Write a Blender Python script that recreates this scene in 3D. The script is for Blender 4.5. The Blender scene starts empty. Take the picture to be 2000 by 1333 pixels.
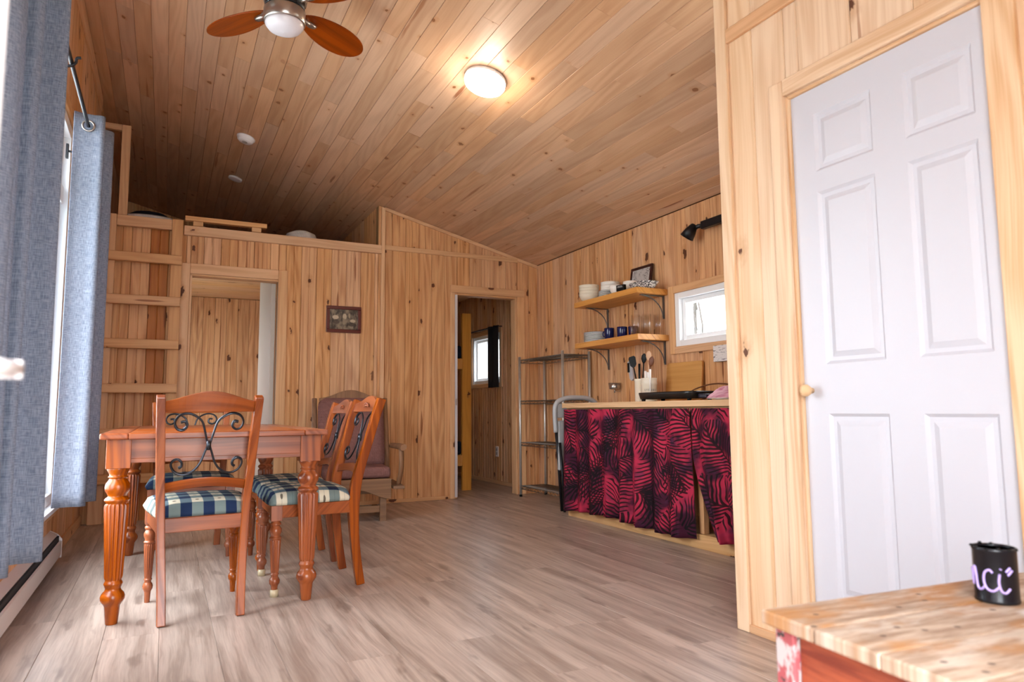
import bpy, bmesh, math, random
from mathutils import Vector, Matrix
random.seed(7)
PI = math.pi
COL = bpy.context.scene.collection
SC = bpy.context.scene

# ------------------------------------------------------------------ camera, world, lights, exposure
CAM_M = [[0.8937358, -0.4485934, 0.0], [0, 0, 0], [0, 0, 0]]
YAW, PITCH, ROLL, FPX = 0.465101427, 0.0998488086, -0.00801252329, 1347.3156
def camera():
    fwd = Vector((math.sin(YAW)*math.cos(PITCH), math.cos(YAW)*math.cos(PITCH), math.sin(PITCH)))
    rt = Vector((math.cos(YAW), -math.sin(YAW), 0)); up = rt.cross(fwd)
    r = rt*math.cos(ROLL) + up*math.sin(ROLL); u = -rt*math.sin(ROLL) + up*math.cos(ROLL)
    cd = bpy.data.cameras.new('camera'); c = bpy.data.objects.new('camera', cd); COL.objects.link(c)
    m = Matrix((( r.x, u.x, -fwd.x, 0), (r.y, u.y, -fwd.y, 0), (r.z, u.z, -fwd.z, .82), (0, 0, 0, 1)))
    c.matrix_world = m
    cd.sensor_width = 36; cd.sensor_fit = 'HORIZONTAL'; cd.lens = FPX*36/2000
    cd.clip_start = .03; cd.clip_end = 200
    cd.dof.use_dof = True; cd.dof.focus_distance = 4.2; cd.dof.aperture_fstop = 3.6
    SC.camera = c
camera()
SC.view_settings.view_transform = 'Standard'
SC.view_settings.look = 'None'
SC.view_settings.gamma = 1
SC.view_settings.use_curve_mapping = False
SC.view_settings.exposure = 0.82
w = bpy.data.worlds.new('sky'); SC.world = w; w.use_nodes = True
bg = w.node_tree.nodes['Background']
bg.inputs[0].default_value = (.92, .96, 1.0, 1); bg.inputs[1].default_value = 1.0
_t = w.node_tree; _c = _t.nodes.new('ShaderNodeTexCoord'); _s = _t.nodes.new('ShaderNodeSeparateXYZ'); _m = _t.nodes.new('ShaderNodeMapRange')
_t.links.new(_c.outputs['Generated'], _s.inputs[0]); _t.links.new(_s.outputs[2], _m.inputs[0])   # overcast sky: brighter towards the zenith
_m.inputs[1].default_value = 0; _m.inputs[2].default_value = 1; _m.inputs[3].default_value = 7.0; _m.inputs[4].default_value = 21.0
_t.links.new(_m.outputs[0], bg.inputs[1])
cy = SC.cycles
cy.max_bounces = 10; cy.diffuse_bounces = 5; cy.glossy_bounces = 4; cy.transparent_max_bounces = 12
cy.transmission_bounces = 6
cy.sample_clamp_indirect = 6; cy.caustics_reflective = False; cy.caustics_refractive = False
def portal(name, loc, rot, sx, sy):
    l = bpy.data.lights.new(name, 'AREA'); l.shape = 'RECTANGLE'; l.size = sx; l.size_y = sy
    l.cycles.is_portal = True
    o = bpy.data.objects.new(name, l); o.location = loc; o.rotation_euler = rot; COL.objects.link(o)
portal('window_portal', (-.72, 3.25, 1.4), (0, -PI/2, 0), 2.2, 2.8)
portal('entry_portal', (.31, -.2, 1.05), (PI/2, 0, 0), 1.0, 2.2)
portal('bedroom_portal', (-.72, 7.8, 1.4), (0, -PI/2, 0), 1.0, 1.2)
portal('kitchen_portal', (3.55, 3.5, 1.45), (0, PI/2, 0), .42, 1.0)
portal('hall_portal', (3.55, 7.35, 1.42), (0, PI/2, 0), .6, .8)
lamp_data = bpy.data.lights.new('lamp_light', 'POINT'); lamp_data.energy = 5; lamp_data.color = (1, .87, .70)
lamp_data.shadow_soft_size = .06
lamp_obj = bpy.data.objects.new('lamp_light', lamp_data); COL.objects.link(lamp_obj)

# ------------------------------------------------------------------ layout numbers
LW, KW, BW, PX = -.54, 3.361, 6.11, 1.96
CS = .2576                                             # ceiling slope, falling towards the kitchen
def ceil_z(x): return 2.29 + CS*(KW - x)

# ------------------------------------------------------------------ helpers
def lin(h):
    h = h.lstrip('#'); o = []
    for i in (0, 2, 4):
        c = int(h[i:i+2], 16)/255; o.append(c/12.92 if c <= .04045 else ((c+.055)/1.055)**2.4)
    return (*o, 1)

class NT:
    def __init__(s, name, rough=.5, metal=0, col=None, spec=None):
        s.m = bpy.data.materials.new(name); s.m.use_nodes = True
        s.t = s.m.node_tree; s.b = s.t.nodes['Principled BSDF']
        s.b.inputs['Roughness'].default_value = rough; s.b.inputs['Metallic'].default_value = metal
        if spec is not None: s.b.inputs['Specular IOR Level'].default_value = spec
        if col: s.b.inputs['Base Color'].default_value = lin(col)
    def n(s, ty, **kw):
        n = s.t.nodes.new(ty)
        for k, v in kw.items(): setattr(n, k, v)
        return n
    def put(s, sock, v):
        if hasattr(v, 'is_output') or isinstance(v, bpy.types.NodeSocket): s.t.links.new(v, sock)
        else: sock.default_value = v
    def math(s, op, a, b=0, c=0, clamp=False):
        n = s.n('ShaderNodeMath', operation=op, use_clamp=clamp)
        s.put(n.inputs[0], a); s.put(n.inputs[1], b); s.put(n.inputs[2], c); return n.outputs[0]
    def mix(s, f, a, b, mode='MIX'):
        n = s.n('ShaderNodeMix', data_type='RGBA', blend_type=mode)
        s.put(n.inputs[0], f); s.put(n.inputs[6], a); s.put(n.inputs[7], b); return n.outputs[2]
    def xyz(s, x, y, z=0.0):
        n = s.n('ShaderNodeCombineXYZ'); s.put(n.inputs[0], x); s.put(n.inputs[1], y); s.put(n.inputs[2], z); return n.outputs[0]
    def pos(s, gen=False):
        tc = s.n('ShaderNodeTexCoord'); sp = s.n('ShaderNodeSeparateXYZ')
        s.t.links.new(tc.outputs['Object' if not gen else 'UV'], sp.inputs[0]); return tc.outputs['Object'], sp.outputs[0], sp.outputs[1], sp.outputs[2]
    def noise(s, v, sc=1, det=3, rough=.5, dist=0):
        n = s.n('ShaderNodeTexNoise'); s.put(n.inputs['Vector'], v); n.inputs['Scale'].default_value = sc
        n.inputs['Detail'].default_value = det; n.inputs['Roughness'].default_value = rough; n.inputs['Distortion'].default_value = dist
        return n.outputs[0]
    def vor(s, v, sc=1, feat='F1', dim='2D'):
        n = s.n('ShaderNodeTexVoronoi', voronoi_dimensions=dim, feature=feat); s.put(n.inputs['Vector'], v); n.inputs['Scale'].default_value = sc
        return n
    def ss(s, v, lo, hi, inv=False):
        n = s.n('ShaderNodeMapRange', interpolation_type='SMOOTHSTEP'); s.put(n.inputs[0], v)
        n.inputs[1].default_value = lo; n.inputs[2].default_value = hi
        n.inputs[3].default_value = 1 if inv else 0; n.inputs[4].default_value = 0 if inv else 1
        return n.outputs[0]
    def rand(s): return s.n('ShaderNodeObjectInfo').outputs['Random']
    def color(s, v): s.put(s.b.inputs['Base Color'], v)
    def bump(s, h, st=.2, d=.002):
        n = s.n('ShaderNodeBump'); n.inputs['Strength'].default_value = st; n.inputs['Distance'].default_value = d
        s.put(n.inputs['Height'], h); s.t.links.new(n.outputs[0], s.b.inputs['Normal'])

def plain(name, col, rough=.5, metal=0, spec=None): return NT(name, rough, metal, col, spec).m

def wood(name, along, light, dark, knot='#4a1d0a', knots=1.0, streaks=1.0, vary=.25, rough=.55, kscale=(5.2, 2.6), grain=.5, spec=.3, gloss=None):
    t = NT(name, rough, 0, None, spec)
    P, x, y, z = t.pos(); r = t.rand()
    ax = {'z': (t.math('ADD', x, y), z), 'y': (t.math('ADD', x, z), y), 'x': (t.math('ADD', y, z), x)}[along]
    a = t.math('MULTIPLY_ADD', r, 17.3, ax[0]); l = t.math('MULTIPLY_ADD', r, 31.7, ax[1])
    wob = t.noise(t.xyz(t.math('MULTIPLY', a, 6), t.math('MULTIPLY', l, 1.3)), 1, 2)
    aw = t.math('MULTIPLY_ADD', wob, .06, a)
    fine = t.noise(t.xyz(t.math('MULTIPLY', aw, 130), t.math('MULTIPLY', l, 2.2)), 1, 4, .6)
    broad = t.noise(t.xyz(t.math('MULTIPLY', aw, 26), t.math('MULTIPLY', l, .7)), 1, 3, .55)
    ring = t.math('SINE', t.math('MULTIPLY', t.noise(t.xyz(t.math('MULTIPLY', aw, 7), t.math('MULTIPLY', l, .45)), 1, 1), 60))
    g = t.math('ADD', t.math('MULTIPLY', fine, .45), t.math('MULTIPLY', broad, .65))
    g = t.math('MULTIPLY_ADD', ring, .09, g)
    g = t.ss(g, .38, .78)
    c = t.mix(t.math('MULTIPLY', g, grain, clamp=True), lin(light), lin(dark))
    hv = t.n('ShaderNodeHueSaturation')
    t.put(hv.inputs['Color'], c)
    r2 = t.math('FRACT', t.math('MULTIPLY', r, 7.77))
    t.put(hv.inputs['Value'], t.math('MULTIPLY_ADD', r2, vary, 1-vary*.65))
    t.put(hv.inputs['Saturation'], t.math('MULTIPLY_ADD', t.math('FRACT', t.math('MULTIPLY', r, 3.3)), -.18, 1.08))
    c = hv.outputs[0]
    if knots:
        kn = t.math('MULTIPLY_ADD', t.noise(t.xyz(t.math('MULTIPLY', a, 38), t.math('MULTIPLY', l, 24)), 1, 3), .26, -.13)
        v = t.vor(t.xyz(t.math('MULTIPLY', a, kscale[0]), t.math('MULTIPLY', l, kscale[1])))
        sp = t.n('ShaderNodeSeparateColor'); t.t.links.new(v.outputs['Color'], sp.inputs[0])
        sel = t.ss(sp.outputs[0], 1-.6*knots, 1-.6*knots+.02)
        rad = t.math('MULTIPLY_ADD', t.math('POWER', sp.outputs[1], 2.0), .075, .022)
        d = t.math('ADD', v.outputs['Distance'], kn)
        halo = t.math('MULTIPLY', t.ss(t.math('SUBTRACT', d, rad), 0, .16, True), sel)
        core = t.math('MULTIPLY', t.ss(t.math('SUBTRACT', d, rad), -.01, .02, True), sel)
        c = t.mix(t.math('MULTIPLY', halo, .35), c, lin('#b0743f'))
        c = t.mix(t.math('MULTIPLY', core, .93), c, lin(knot))
    if streaks:
        v2 = t.vor(t.xyz(t.math('MULTIPLY', a, 9.5), t.math('MULTIPLY', l, .7)))
        sp2 = t.n('ShaderNodeSeparateColor'); t.t.links.new(v2.outputs['Color'], sp2.inputs[0])
        kn2 = t.math('MULTIPLY_ADD', t.noise(t.xyz(t.math('MULTIPLY', a, 40), t.math('MULTIPLY', l, 5)), 1, 2), .12, -.06)
        s2 = t.math('MULTIPLY', t.ss(t.math('ADD', v2.outputs['Distance'], kn2), .05, .10, True), t.ss(sp2.outputs[0], 1-.32*streaks, 1-.32*streaks+.02))
        c = t.mix(t.math('MULTIPLY', s2, .75), c, lin('#7a3a14'))
        v3 = t.vor(t.xyz(t.math('MULTIPLY', a, 10), t.math('MULTIPLY', l, .26)))
        sp3 = t.n('ShaderNodeSeparateColor'); t.t.links.new(v3.outputs['Color'], sp3.inputs[0])
        s3 = t.math('MULTIPLY', t.ss(t.math('ADD', v3.outputs['Distance'], kn2), .04, .09, True), t.ss(sp3.outputs[0], 1-.45*streaks, 1-.45*streaks+.02))
        c = t.mix(t.math('MULTIPLY', s3, .6), c, lin('#8a4a20'))
    t.color(c); t.bump(fine, .12, .001)
    return t.m

# ---- mesh builder
class MB:
    def __init__(s): s.v = []; s.f = []; s.sm = []
    def add(s, vs, fs, smooth=False):
        o = len(s.v); s.v += [tuple(v) for v in vs]; s.f += [tuple(i+o for i in f) for f in fs]; s.sm += [smooth]*len(fs); return s
    def box(s, lo, hi):
        x0, y0, z0 = lo; x1, y1, z1 = hi
        return s.add([(x0,y0,z0),(x1,y0,z0),(x1,y1,z0),(x0,y1,z0),(x0,y0,z1),(x1,y0,z1),(x1,y1,z1),(x0,y1,z1)],
                     [(0,3,2,1),(4,5,6,7),(0,1,5,4),(1,2,6,5),(2,3,7,6),(3,0,4,7)])
    def bar(s, p, q, w, d, up=(0,0,1)):
        p, q = Vector(p), Vector(q); ax = (q-p).normalized(); u = Vector(up)
        sd = ax.cross(u)
        if sd.length < 1e-4: sd = ax.cross(Vector((1,0,0)))
        sd.normalize(); un = sd.cross(ax)
        vs = []
        for c in (p, q):
            for a, b in ((-1,-1),(1,-1),(1,1),(-1,1)): vs.append(c + sd*a*w/2 + un*b*d/2)
        return s.add(vs, [(3,2,1,0),(4,5,6,7),(0,1,5,4),(1,2,6,5),(2,3,7,6),(3,0,4,7)])
    def tube(s, pts, r, seg=8, closed=False, caps=True, flat=1.0):
        pts = [Vector(p) for p in pts]; n = len(pts); rr = r if hasattr(r, '__len__') else [r]*n
        vs = []; prev = None
        for i, p in enumerate(pts):
            a = pts[i-1] if (i or closed) else p; b = pts[(i+1) % n] if (i < n-1 or closed) else p
            t = (b-a).normalized()
            if prev is None:
                prev = t.orthogonal().normalized()
            u = prev - t*prev.dot(t)
            if u.length < 1e-6: u = t.orthogonal()
            u.normalize(); prev = u; w_ = t.cross(u)
            for k in range(seg):
                an = 2*PI*k/seg; vs.append(p + u*math.cos(an)*rr[i] + w_*math.sin(an)*rr[i]*flat)
        fs = []
        for i in range(n if closed else n-1):
            j = (i+1) % n
            for k in range(seg):
                k2 = (k+1) % seg; fs.append((i*seg+k, i*seg+k2, j*seg+k2, j*seg+k))
        s.add(vs, fs, True)
        if caps and not closed:
            o = len(s.v)-len(vs)
            s.f.append(tuple(o+k for k in range(seg))[::-1]); s.sm.append(False)
            s.f.append(tuple(o+(n-1)*seg+k for k in range(seg))); s.sm.append(False)
        return s
    def lathe(s, prof, c=(0,0,0), seg=24, M=None, flutes=0, squash=(1,1), smooth=True):
        vs = []; fs = []; n = len(prof)
        for pr in prof:
            z, r = pr[0], pr[1]; fl = len(pr) > 2
            for k in range(seg):
                an = 2*PI*k/seg; q = r
                if fl and flutes: q = r*(1 - .17*(.5+.5*math.cos(flutes*an))**.8)
                v = Vector((q*math.cos(an)*squash[0], q*math.sin(an)*squash[1], z))
                if M: v = M @ v
                vs.append(v + Vector(c))
        for i in range(n-1):
            for k in range(seg):
                k2 = (k+1) % seg; fs.append((i*seg+k, i*seg+k2, (i+1)*seg+k2, (i+1)*seg+k))
        o = len(s.v); s.add(vs, fs, smooth)
        if prof[0][1] > 1e-5: s.f.append(tuple(o+k for k in range(seg))[::-1]); s.sm.append(False)
        if prof[-1][1] > 1e-5: s.f.append(tuple(o+(n-1)*seg+k for k in range(seg))); s.sm.append(False)
        return s
    def prism(s, poly, origin, U, V, N, th):
        """poly in (u,v); extruded from origin along -N by th; front face towards N"""
        O, U, V, N = Vector(origin), Vector(U), Vector(V), Vector(N); n = len(poly)
        fr = [O + U*a + V*b for a, b in poly]; bk = [p - N*th for p in fr]
        return s.add(fr+bk, [tuple(range(n)), tuple(range(2*n-1, n-1, -1))] + [(i, i+n, (i+1) % n+n, (i+1) % n) for i in range(n)])
    def grid(s, fn, nu, nv, th=0, smooth=True):
        vs = [fn(i/(nu-1), j/(nv-1)) for j in range(nv) for i in range(nu)]
        fs = [(j*nu+i, j*nu+i+1, (j+1)*nu+i+1, (j+1)*nu+i) for j in range(nv-1) for i in range(nu-1)]
        return s.add(vs, fs, smooth)
    def obj(s, name, mat, parent=None, bevel=0, seg=2, solid=0, sub=0, label=None, loc=None):
        me = bpy.data.meshes.new(name); me.from_pydata(s.v, [], s.f); me.update()
        bm = bmesh.new(); bm.from_mesh(me)
        if not solid: bmesh.ops.recalc_face_normals(bm, faces=bm.faces)
        bm.to_mesh(me); bm.free()
        me.polygons.foreach_set('use_smooth', s.sm)
        me.materials.append(mat)
        o = bpy.data.objects.new(name, me); COL.objects.link(o)
        if parent: o.parent = parent
        if loc: o.location = loc
        if solid:
            m = o.modifiers.new('s', 'SOLIDIFY'); m.thickness = solid; m.offset = 0
        if bevel:
            m = o.modifiers.new('b', 'BEVEL'); m.width = bevel; m.segments = seg; m.limit_method = 'ANGLE'; m.angle_limit = .6
        if sub:
            m = o.modifiers.new('d', 'SUBSURF'); m.levels = sub; m.render_levels = sub
        if label: o['label'] = label
        return o
def smooth_box(lo, hi, name, mat, parent=None, bevel=.02, seg=4, label=None):
    o = MB().box(lo, hi).obj(name, mat, parent, bevel, seg, label=label)
    for p in o.data.polygons: p.use_smooth = True
    o.modifiers.new('w', 'WEIGHTED_NORMAL')
    return o

def tag(o, label, cat, group=None, kind=None):
    o['label'] = label; o['category'] = cat
    if group: o['group'] = group
    if kind: o['kind'] = kind
    return o
def thing(name, label, cat, loc=(0,0,0), rz=0, group=None):
    o = bpy.data.objects.new(name, None); COL.objects.link(o); o.location = loc; o.rotation_euler = (0, 0, rz)
    o.empty_display_size = .05
    return tag(o, label, cat, group)
def struct(name, label=None, mb=None, mat=None, cat='structure', bevel=0):
    if mb: o = mb.obj(name, mat, bevel=bevel)
    else:
        o = bpy.data.objects.new(name, None); COL.objects.link(o)
    o['kind'] = 'structure'
    if label: o['label'] = label; o['category'] = cat
    return o
def copy_tree(o, parent=None):
    c = o.copy(); COL.objects.link(c)
    if parent: c.parent = parent
    for ch in list(o.children): copy_tree(ch, c)
    return c
def dup(o, loc, rz, label, group=None, scale=None):
    c = copy_tree(o); c.location = loc; c.rotation_euler = (0, 0, rz); c['label'] = label
    if group: c['group'] = group
    if scale: c.scale = scale
    return c
def arc(c, r, a0, a1, n, U, V):
    c, U, V = Vector(c), Vector(U), Vector(V)
    return [c + U*r*math.cos(a0+(a1-a0)*i/n) + V*r*math.sin(a0+(a1-a0)*i/n) for i in range(n+1)]
def smooth_path(pts, n=6):
    pts = [Vector(p) for p in pts]; out = []
    for i in range(len(pts)-1):
        p0 = pts[max(i-1, 0)]; p1 = pts[i]; p2 = pts[i+1]; p3 = pts[min(i+2, len(pts)-1)]
        for k in range(n):
            t = k/n
            out.append(.5*((2*p1) + (p2-p0)*t + (2*p0-5*p1+4*p2-p3)*t*t + (3*p1-p0-3*p2+p3)*t**3))
    out.append(pts[-1]); return out

# ------------------------------------------------------------------ materials
PINE_L, PINE_D = '#dcaa7c', '#b0764b'
M_wall = wood('pine_wall', 'z', PINE_L, PINE_D, vary=.14, grain=.75)
M_wallx = wood('pine_trim_across', 'x', '#dcad80', '#b98254', knots=.5, streaks=.2, vary=.12)
M_wally = wood('pine_trim_along', 'y', '#dcad80', '#b98254', knots=.5, streaks=.2, vary=.12)
M_trimz = wood('pine_trim_upright', 'z', '#dfb184', '#bd8558', knots=.5, streaks=.3, vary=.1)
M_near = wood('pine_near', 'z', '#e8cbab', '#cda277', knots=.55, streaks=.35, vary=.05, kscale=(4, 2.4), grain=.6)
M_ceil = wood('ceiling_pine', 'y', '#d2a988', '#b08363', knot='#85532f', knots=.35, streaks=.15, vary=.24, kscale=(9, 5), rough=.42)
M_lumber = wood('lumber', 'x', '#d6a677', '#b37c4e', knots=.5, streaks=.15, vary=.1)
M_lumberz = wood('lumber_upright', 'z', '#d6a677', '#b37c4e', knots=.5, streaks=.15, vary=.1)
M_bunk = wood('bunk_lumber', 'z', '#d79a4c', '#b47532', knots=.4, streaks=.1, vary=.05)
M_shelf = wood('shelf_wood', 'y', '#d99a50', '#b06f2c', knots=.4, streaks=.1, vary=.05, rough=.4)
M_counter = wood('counter_wood', 'y', '#d9b084', '#b58a58', knots=.4, streaks=.15, vary=.05, rough=.35)
M_red = wood('stained_wood', 'z', '#9c5229', '#5e2612', knots=0, streaks=0, vary=.06, rough=.27, grain=.75, spec=.4)
M_redx = wood('stained_wood_across', 'x', '#985029', '#5c2613', knots=0, streaks=0, vary=.08, rough=.3, grain=.75, spec=.35)
M_redy = wood('stained_wood_along', 'y', '#964d28', '#5c2613', knots=0, streaks=0, vary=.08, rough=.25, grain=.7, spec=.4)
M_fanw = wood('fan_blade_wood', 'x', '#8f4118', '#5f220a', knots=0, streaks=0, vary=.02, rough=.3, grain=.7)
M_board = wood('cutting_board', 'y', '#cd9c66', '#b37f4a', knots=0, streaks=0, vary=.02, rough=.5)
M_rustic = wood('rustic_log', 'z', '#866146', '#543624', knots=.4, streaks=.1, vary=.05, rough=.6)
M_rusticx = wood('rustic_board', 'x', '#836248', '#57392a', knots=.4, streaks=.1, vary=.05, rough=.6)
M_white = plain('white_paint', '#e9e7ea', .35)
M_vinyl = plain('white_vinyl', '#f2f3f5', .3)
M_doorw = plain('door_white', '#c9cad3', .4)
M_black = plain('black_metal', '#14141a', .4, .3)
M_blackp = plain('black_plastic', '#08090b', .5, 0, .25)
M_iron = plain('wrought_iron', '#3a3c42', .3, .85)
M_chrome = plain('chrome_wire', '#c9c6c0', .38, .7)
M_wire = plain('shelf_wire', '#7b7772', .32, .85)
M_steel = plain('brushed_steel', '#b0aaa4', .28, .9)
M_bracket = plain('grey_bracket', '#6d6a68', .4, .6)
M_greyp = plain('grey_plastic', '#a9a9aa', .45)
M_cream = plain('cream_ceramic', '#e2d8c4', .2)
M_china = plain('white_china', '#e9e5df', .18)
M_navy = plain('navy_glaze', '#141c4a', .12)
M_heater = plain('heater_enamel', '#d8d3d3', .35, .2)
M_dark = plain('shadow_slot', '#15171c', .8)

def mat_floor():
    t = NT('laminate', .3, 0, None, .5); P, x, y, z = t.pos(); r = t.rand()
    a = t.math('MULTIPLY_ADD', r, 13.1, x); l = t.math('MULTIPLY_ADD', r, 29.3, y)
    wob = t.noise(t.xyz(t.math('MULTIPLY', a, 5), t.math('MULTIPLY', l, 1.6)), 1, 3)
    aw = t.math('MULTIPLY_ADD', wob, .05, a)
    fine = t.noise(t.xyz(t.math('MULTIPLY', aw, 120), t.math('MULTIPLY', l, 3)), 1, 4, .65)
    broad = t.noise(t.xyz(t.math('MULTIPLY', aw, 20), t.math('MULTIPLY', l, 1.1)), 1, 4, .6)
    g = t.ss(t.math('ADD', t.math('MULTIPLY', fine, .35), t.math('MULTIPLY', broad, .65)), .33, .70)
    c = t.mix(g, lin('#8a776c'), lin('#c2b0a4'))
    blot = t.ss(t.noise(t.xyz(t.math('MULTIPLY', aw, 14), t.math('MULTIPLY', l, 3.5)), 1, 3), .60, .72)
    c = t.mix(t.math('MULTIPLY', blot, .6), c, lin('#66544b'))
    hv = t.n('ShaderNodeHueSaturation'); t.put(hv.inputs['Color'], c)
    t.put(hv.inputs['Value'], t.math('MULTIPLY_ADD', t.math('FRACT', t.math('MULTIPLY', r, 7.7)), .16, .92)); t.color(hv.outputs[0])
    t.put(t.b.inputs['Roughness'], t.math('MULTIPLY_ADD', g, -.08, .36)); t.bump(fine, .1, .001)
    return t.m
M_floor = mat_floor()

def mat_cloth(name, c1, c2, sc=420, rough=.9, sheen=.2, trans=0):
    t = NT(name, rough, 0, None, .1); P, x, y, z = t.pos()
    s_ = t.math('ADD', x, t.math('MULTIPLY', y, 1.0))
    a = t.noise(t.xyz(t.math('MULTIPLY', s_, sc), t.math('MULTIPLY', z, sc*.08)), 1, 2)
    b = t.noise(t.xyz(t.math('MULTIPLY', s_, sc*.08), t.math('MULTIPLY', z, sc)), 1, 2)
    g = t.ss(t.math('ADD', a, b), .65, 1.35)
    t.color(t.mix(g, lin(c1), lin(c2))); t.bump(g, .2, .001)
    if trans:
        tr = t.n('ShaderNodeBsdfTranslucent'); t.put(tr.inputs[0], t.mix(g, lin(c1), lin(c2)))
        mx = t.n('ShaderNodeMixShader'); mx.inputs[0].default_value = trans
        out = [n for n in t.t.nodes if n.type == 'OUTPUT_MATERIAL'][0]
        t.t.links.new(t.b.outputs[0], mx.inputs[1]); t.t.links.new(tr.outputs[0], mx.inputs[2]); t.t.links.new(mx.outputs[0], out.inputs[0])
    return t.m
M_curt = mat_cloth('blue_grey_linen', '#6a7182', '#9aa0ae', 400, trans=.3)
M_mauve = mat_cloth('mauve_upholstery', '#66443f', '#825c56', 300)
M_darkcl = mat_cloth('black_cloth', '#0d1018', '#1c2233', 300)
M_whitecl = mat_cloth('white_cloth', '#b9b6b4', '#dcd9d6', 200)
M_pink = mat_cloth('pink_towel', '#b9748a', '#dcb3bf', 60)

def mat_plaid():
    t = NT('plaid_cushion', .85, 0, None, .15); P, x, y, z = t.pos()
    p = .098
    def band(v, off):
        f = t.math('FRACT', t.math('ADD', t.math('DIVIDE', v, p), 50+off)); return f
    fx, fy = band(x, .25), band(y, .1)
    ax = t.ss(t.math('ABSOLUTE', t.math('SUBTRACT', fx, .5)), .235, .265, True)
    ay = t.ss(t.math('ABSOLUTE', t.math('SUBTRACT', fy, .5)), .235, .265, True)
    both = t.math('MULTIPLY', ax, ay); anyb = t.math('MAXIMUM', ax, ay)
    c = t.mix(anyb, lin('#d8cfb8'), lin('#74827f')); c = t.mix(both, c, lin('#1c2c4c'))
    onlyx = t.math('SUBTRACT', ax, both); c = t.mix(t.math('MULTIPLY', onlyx, .55), c, lin('#5b7286'))
    ln = t.ss(t.math('ABSOLUTE', t.math('SUBTRACT', t.math('FRACT', t.math('MULTIPLY', fy, 4)), .5)), .38, .46)
    c = t.mix(t.math('MULTIPLY', ln, .25), c, lin('#3a4a50'))
    dx = t.math('MINIMUM', fx, t.math('SUBTRACT', 1, fx)); dy = t.math('MINIMUM', fy, t.math('SUBTRACT', 1, fy))
    e = t.math('ADD', t.math('POWER', t.math('DIVIDE', dx, .09), 2), t.math('POWER', t.math('DIVIDE', dy, .06), 2))
    c = t.mix(t.math('MULTIPLY', t.ss(e, .8, 1.1, True), .8), c, lin('#3d2c20'))
    nz = t.noise(P, 700, 2); c = t.mix(t.math('MULTIPLY', nz, .22), c, lin('#2a3038'))
    t.color(c); t.bump(nz, .2, .001); return t.m
M_plaid = mat_plaid()

def mat_palm():
    t = NT('palm_print', .75, 0, None, .2); P, x, y, z = t.pos()
    u = t.noise(t.xyz(t.math('MULTIPLY', y, 5), t.math('MULTIPLY', z, 5)), 1, 2)
    yy = t.math('MULTIPLY_ADD', u, .10, y); zz = t.math('MULTIPLY_ADD', u, -.08, z)
    c = t.mix(t.ss(t.noise(t.xyz(y, z), 6, 3), .42, .60), lin('#3d0e26'), lin('#b02946'))
    c = t.mix(t.math('MULTIPLY', t.ss(t.noise(t.xyz(z, y, 3.), 9, 2), .56, .70), .5), c, lin('#4a2848'))
    tot = None
    for k, (sc, ox) in enumerate(((4.0, 0.), (4.7, 3.7))):
        v = t.vor(t.xyz(t.math('ADD', yy, ox), zz), sc)
        lx = t.math('SUBTRACT', t.math('MULTIPLY', t.math('ADD', yy, ox), sc), None or 0)
        vp = t.n('ShaderNodeSeparateXYZ'); t.t.links.new(v.outputs['Position'], vp.inputs[0])
        # local coordinates inside a cell (the node's Position output is in texture space / scale)
        dx = t.math('MULTIPLY', t.math('SUBTRACT', t.math('ADD', yy, ox), vp.outputs[0]), sc)
        dy = t.math('MULTIPLY', t.math('SUBTRACT', zz, vp.outputs[1]), sc)
        sp = t.n('ShaderNodeSeparateColor'); t.t.links.new(v.outputs['Color'], sp.inputs[0])
        an = t.math('MULTIPLY', sp.outputs[0], 6.28); ca, sa = t.math('COSINE', an), t.math('SINE', an)
        rx = t.math('SUBTRACT', t.math('MULTIPLY', dx, ca), t.math('MULTIPLY', dy, sa))
        ry = t.math('ADD', t.math('MULTIPLY', dx, sa), t.math('MULTIPLY', dy, ca))
        rx = t.math('MULTIPLY_ADD', t.math('MULTIPLY', ry, ry), .35, rx)
        ab = t.math('ABSOLUTE', rx)
        ph = t.math('ADD', t.math('SUBTRACT', ry, t.math('MULTIPLY', ab, 1.25)), t.math('MULTIPLY', t.math('MULTIPLY', ab, ab), .9))
        sn = t.math('SINE', t.math('MULTIPLY', ph, 56))
        thr = t.math('MULTIPLY_ADD', ab, 1.7, -.4)
        leaf = t.ss(t.math('SUBTRACT', sn, thr), 0, .25)
        leaf = t.math('MULTIPLY', leaf, t.ss(ab, .48, .60, True))
        stem = t.ss(ab, .015, .03, True)
        leaf = t.math('MAXIMUM', leaf, stem)
        tot = leaf if tot is None else t.math('MAXIMUM', tot, t.math('MULTIPLY', leaf, t.ss(sp.outputs[2], .68, .72)))
    c = t.mix(t.math('MULTIPLY', tot, .93), c, lin('#0a0509'))
    t.color(c); return t.m
M_palm = mat_palm()

def mat_glass(name, tint=(.97, .99, 1), refl=.08, edge=.7):
    t = NT(name); tr = t.n('ShaderNodeBsdfTransparent'); tr.inputs[0].default_value = (*tint, 1)
    gl = t.n('ShaderNodeBsdfGlossy'); gl.inputs['Roughness'].default_value = .02
    mx = t.n('ShaderNodeMixShader'); lw = t.n('ShaderNodeLayerWeight'); lw.inputs[0].default_value = .25
    f = t.math('MULTIPLY_ADD', lw.outputs[1], edge, refl, clamp=True)
    t.t.links.new(f, mx.inputs[0]); t.t.links.new(tr.outputs[0], mx.inputs[1]); t.t.links.new(gl.outputs[0], mx.inputs[2])
    out = [n for n in t.t.nodes if n.type == 'OUTPUT_MATERIAL'][0]; t.t.links.new(mx.outputs[0], out.inputs[0]); return t.m
M_pane = mat_glass('window_glass', refl=.04)
M_glass = mat_glass('drinking_glass', (.995, .995, .995), .03, .35)

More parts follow.
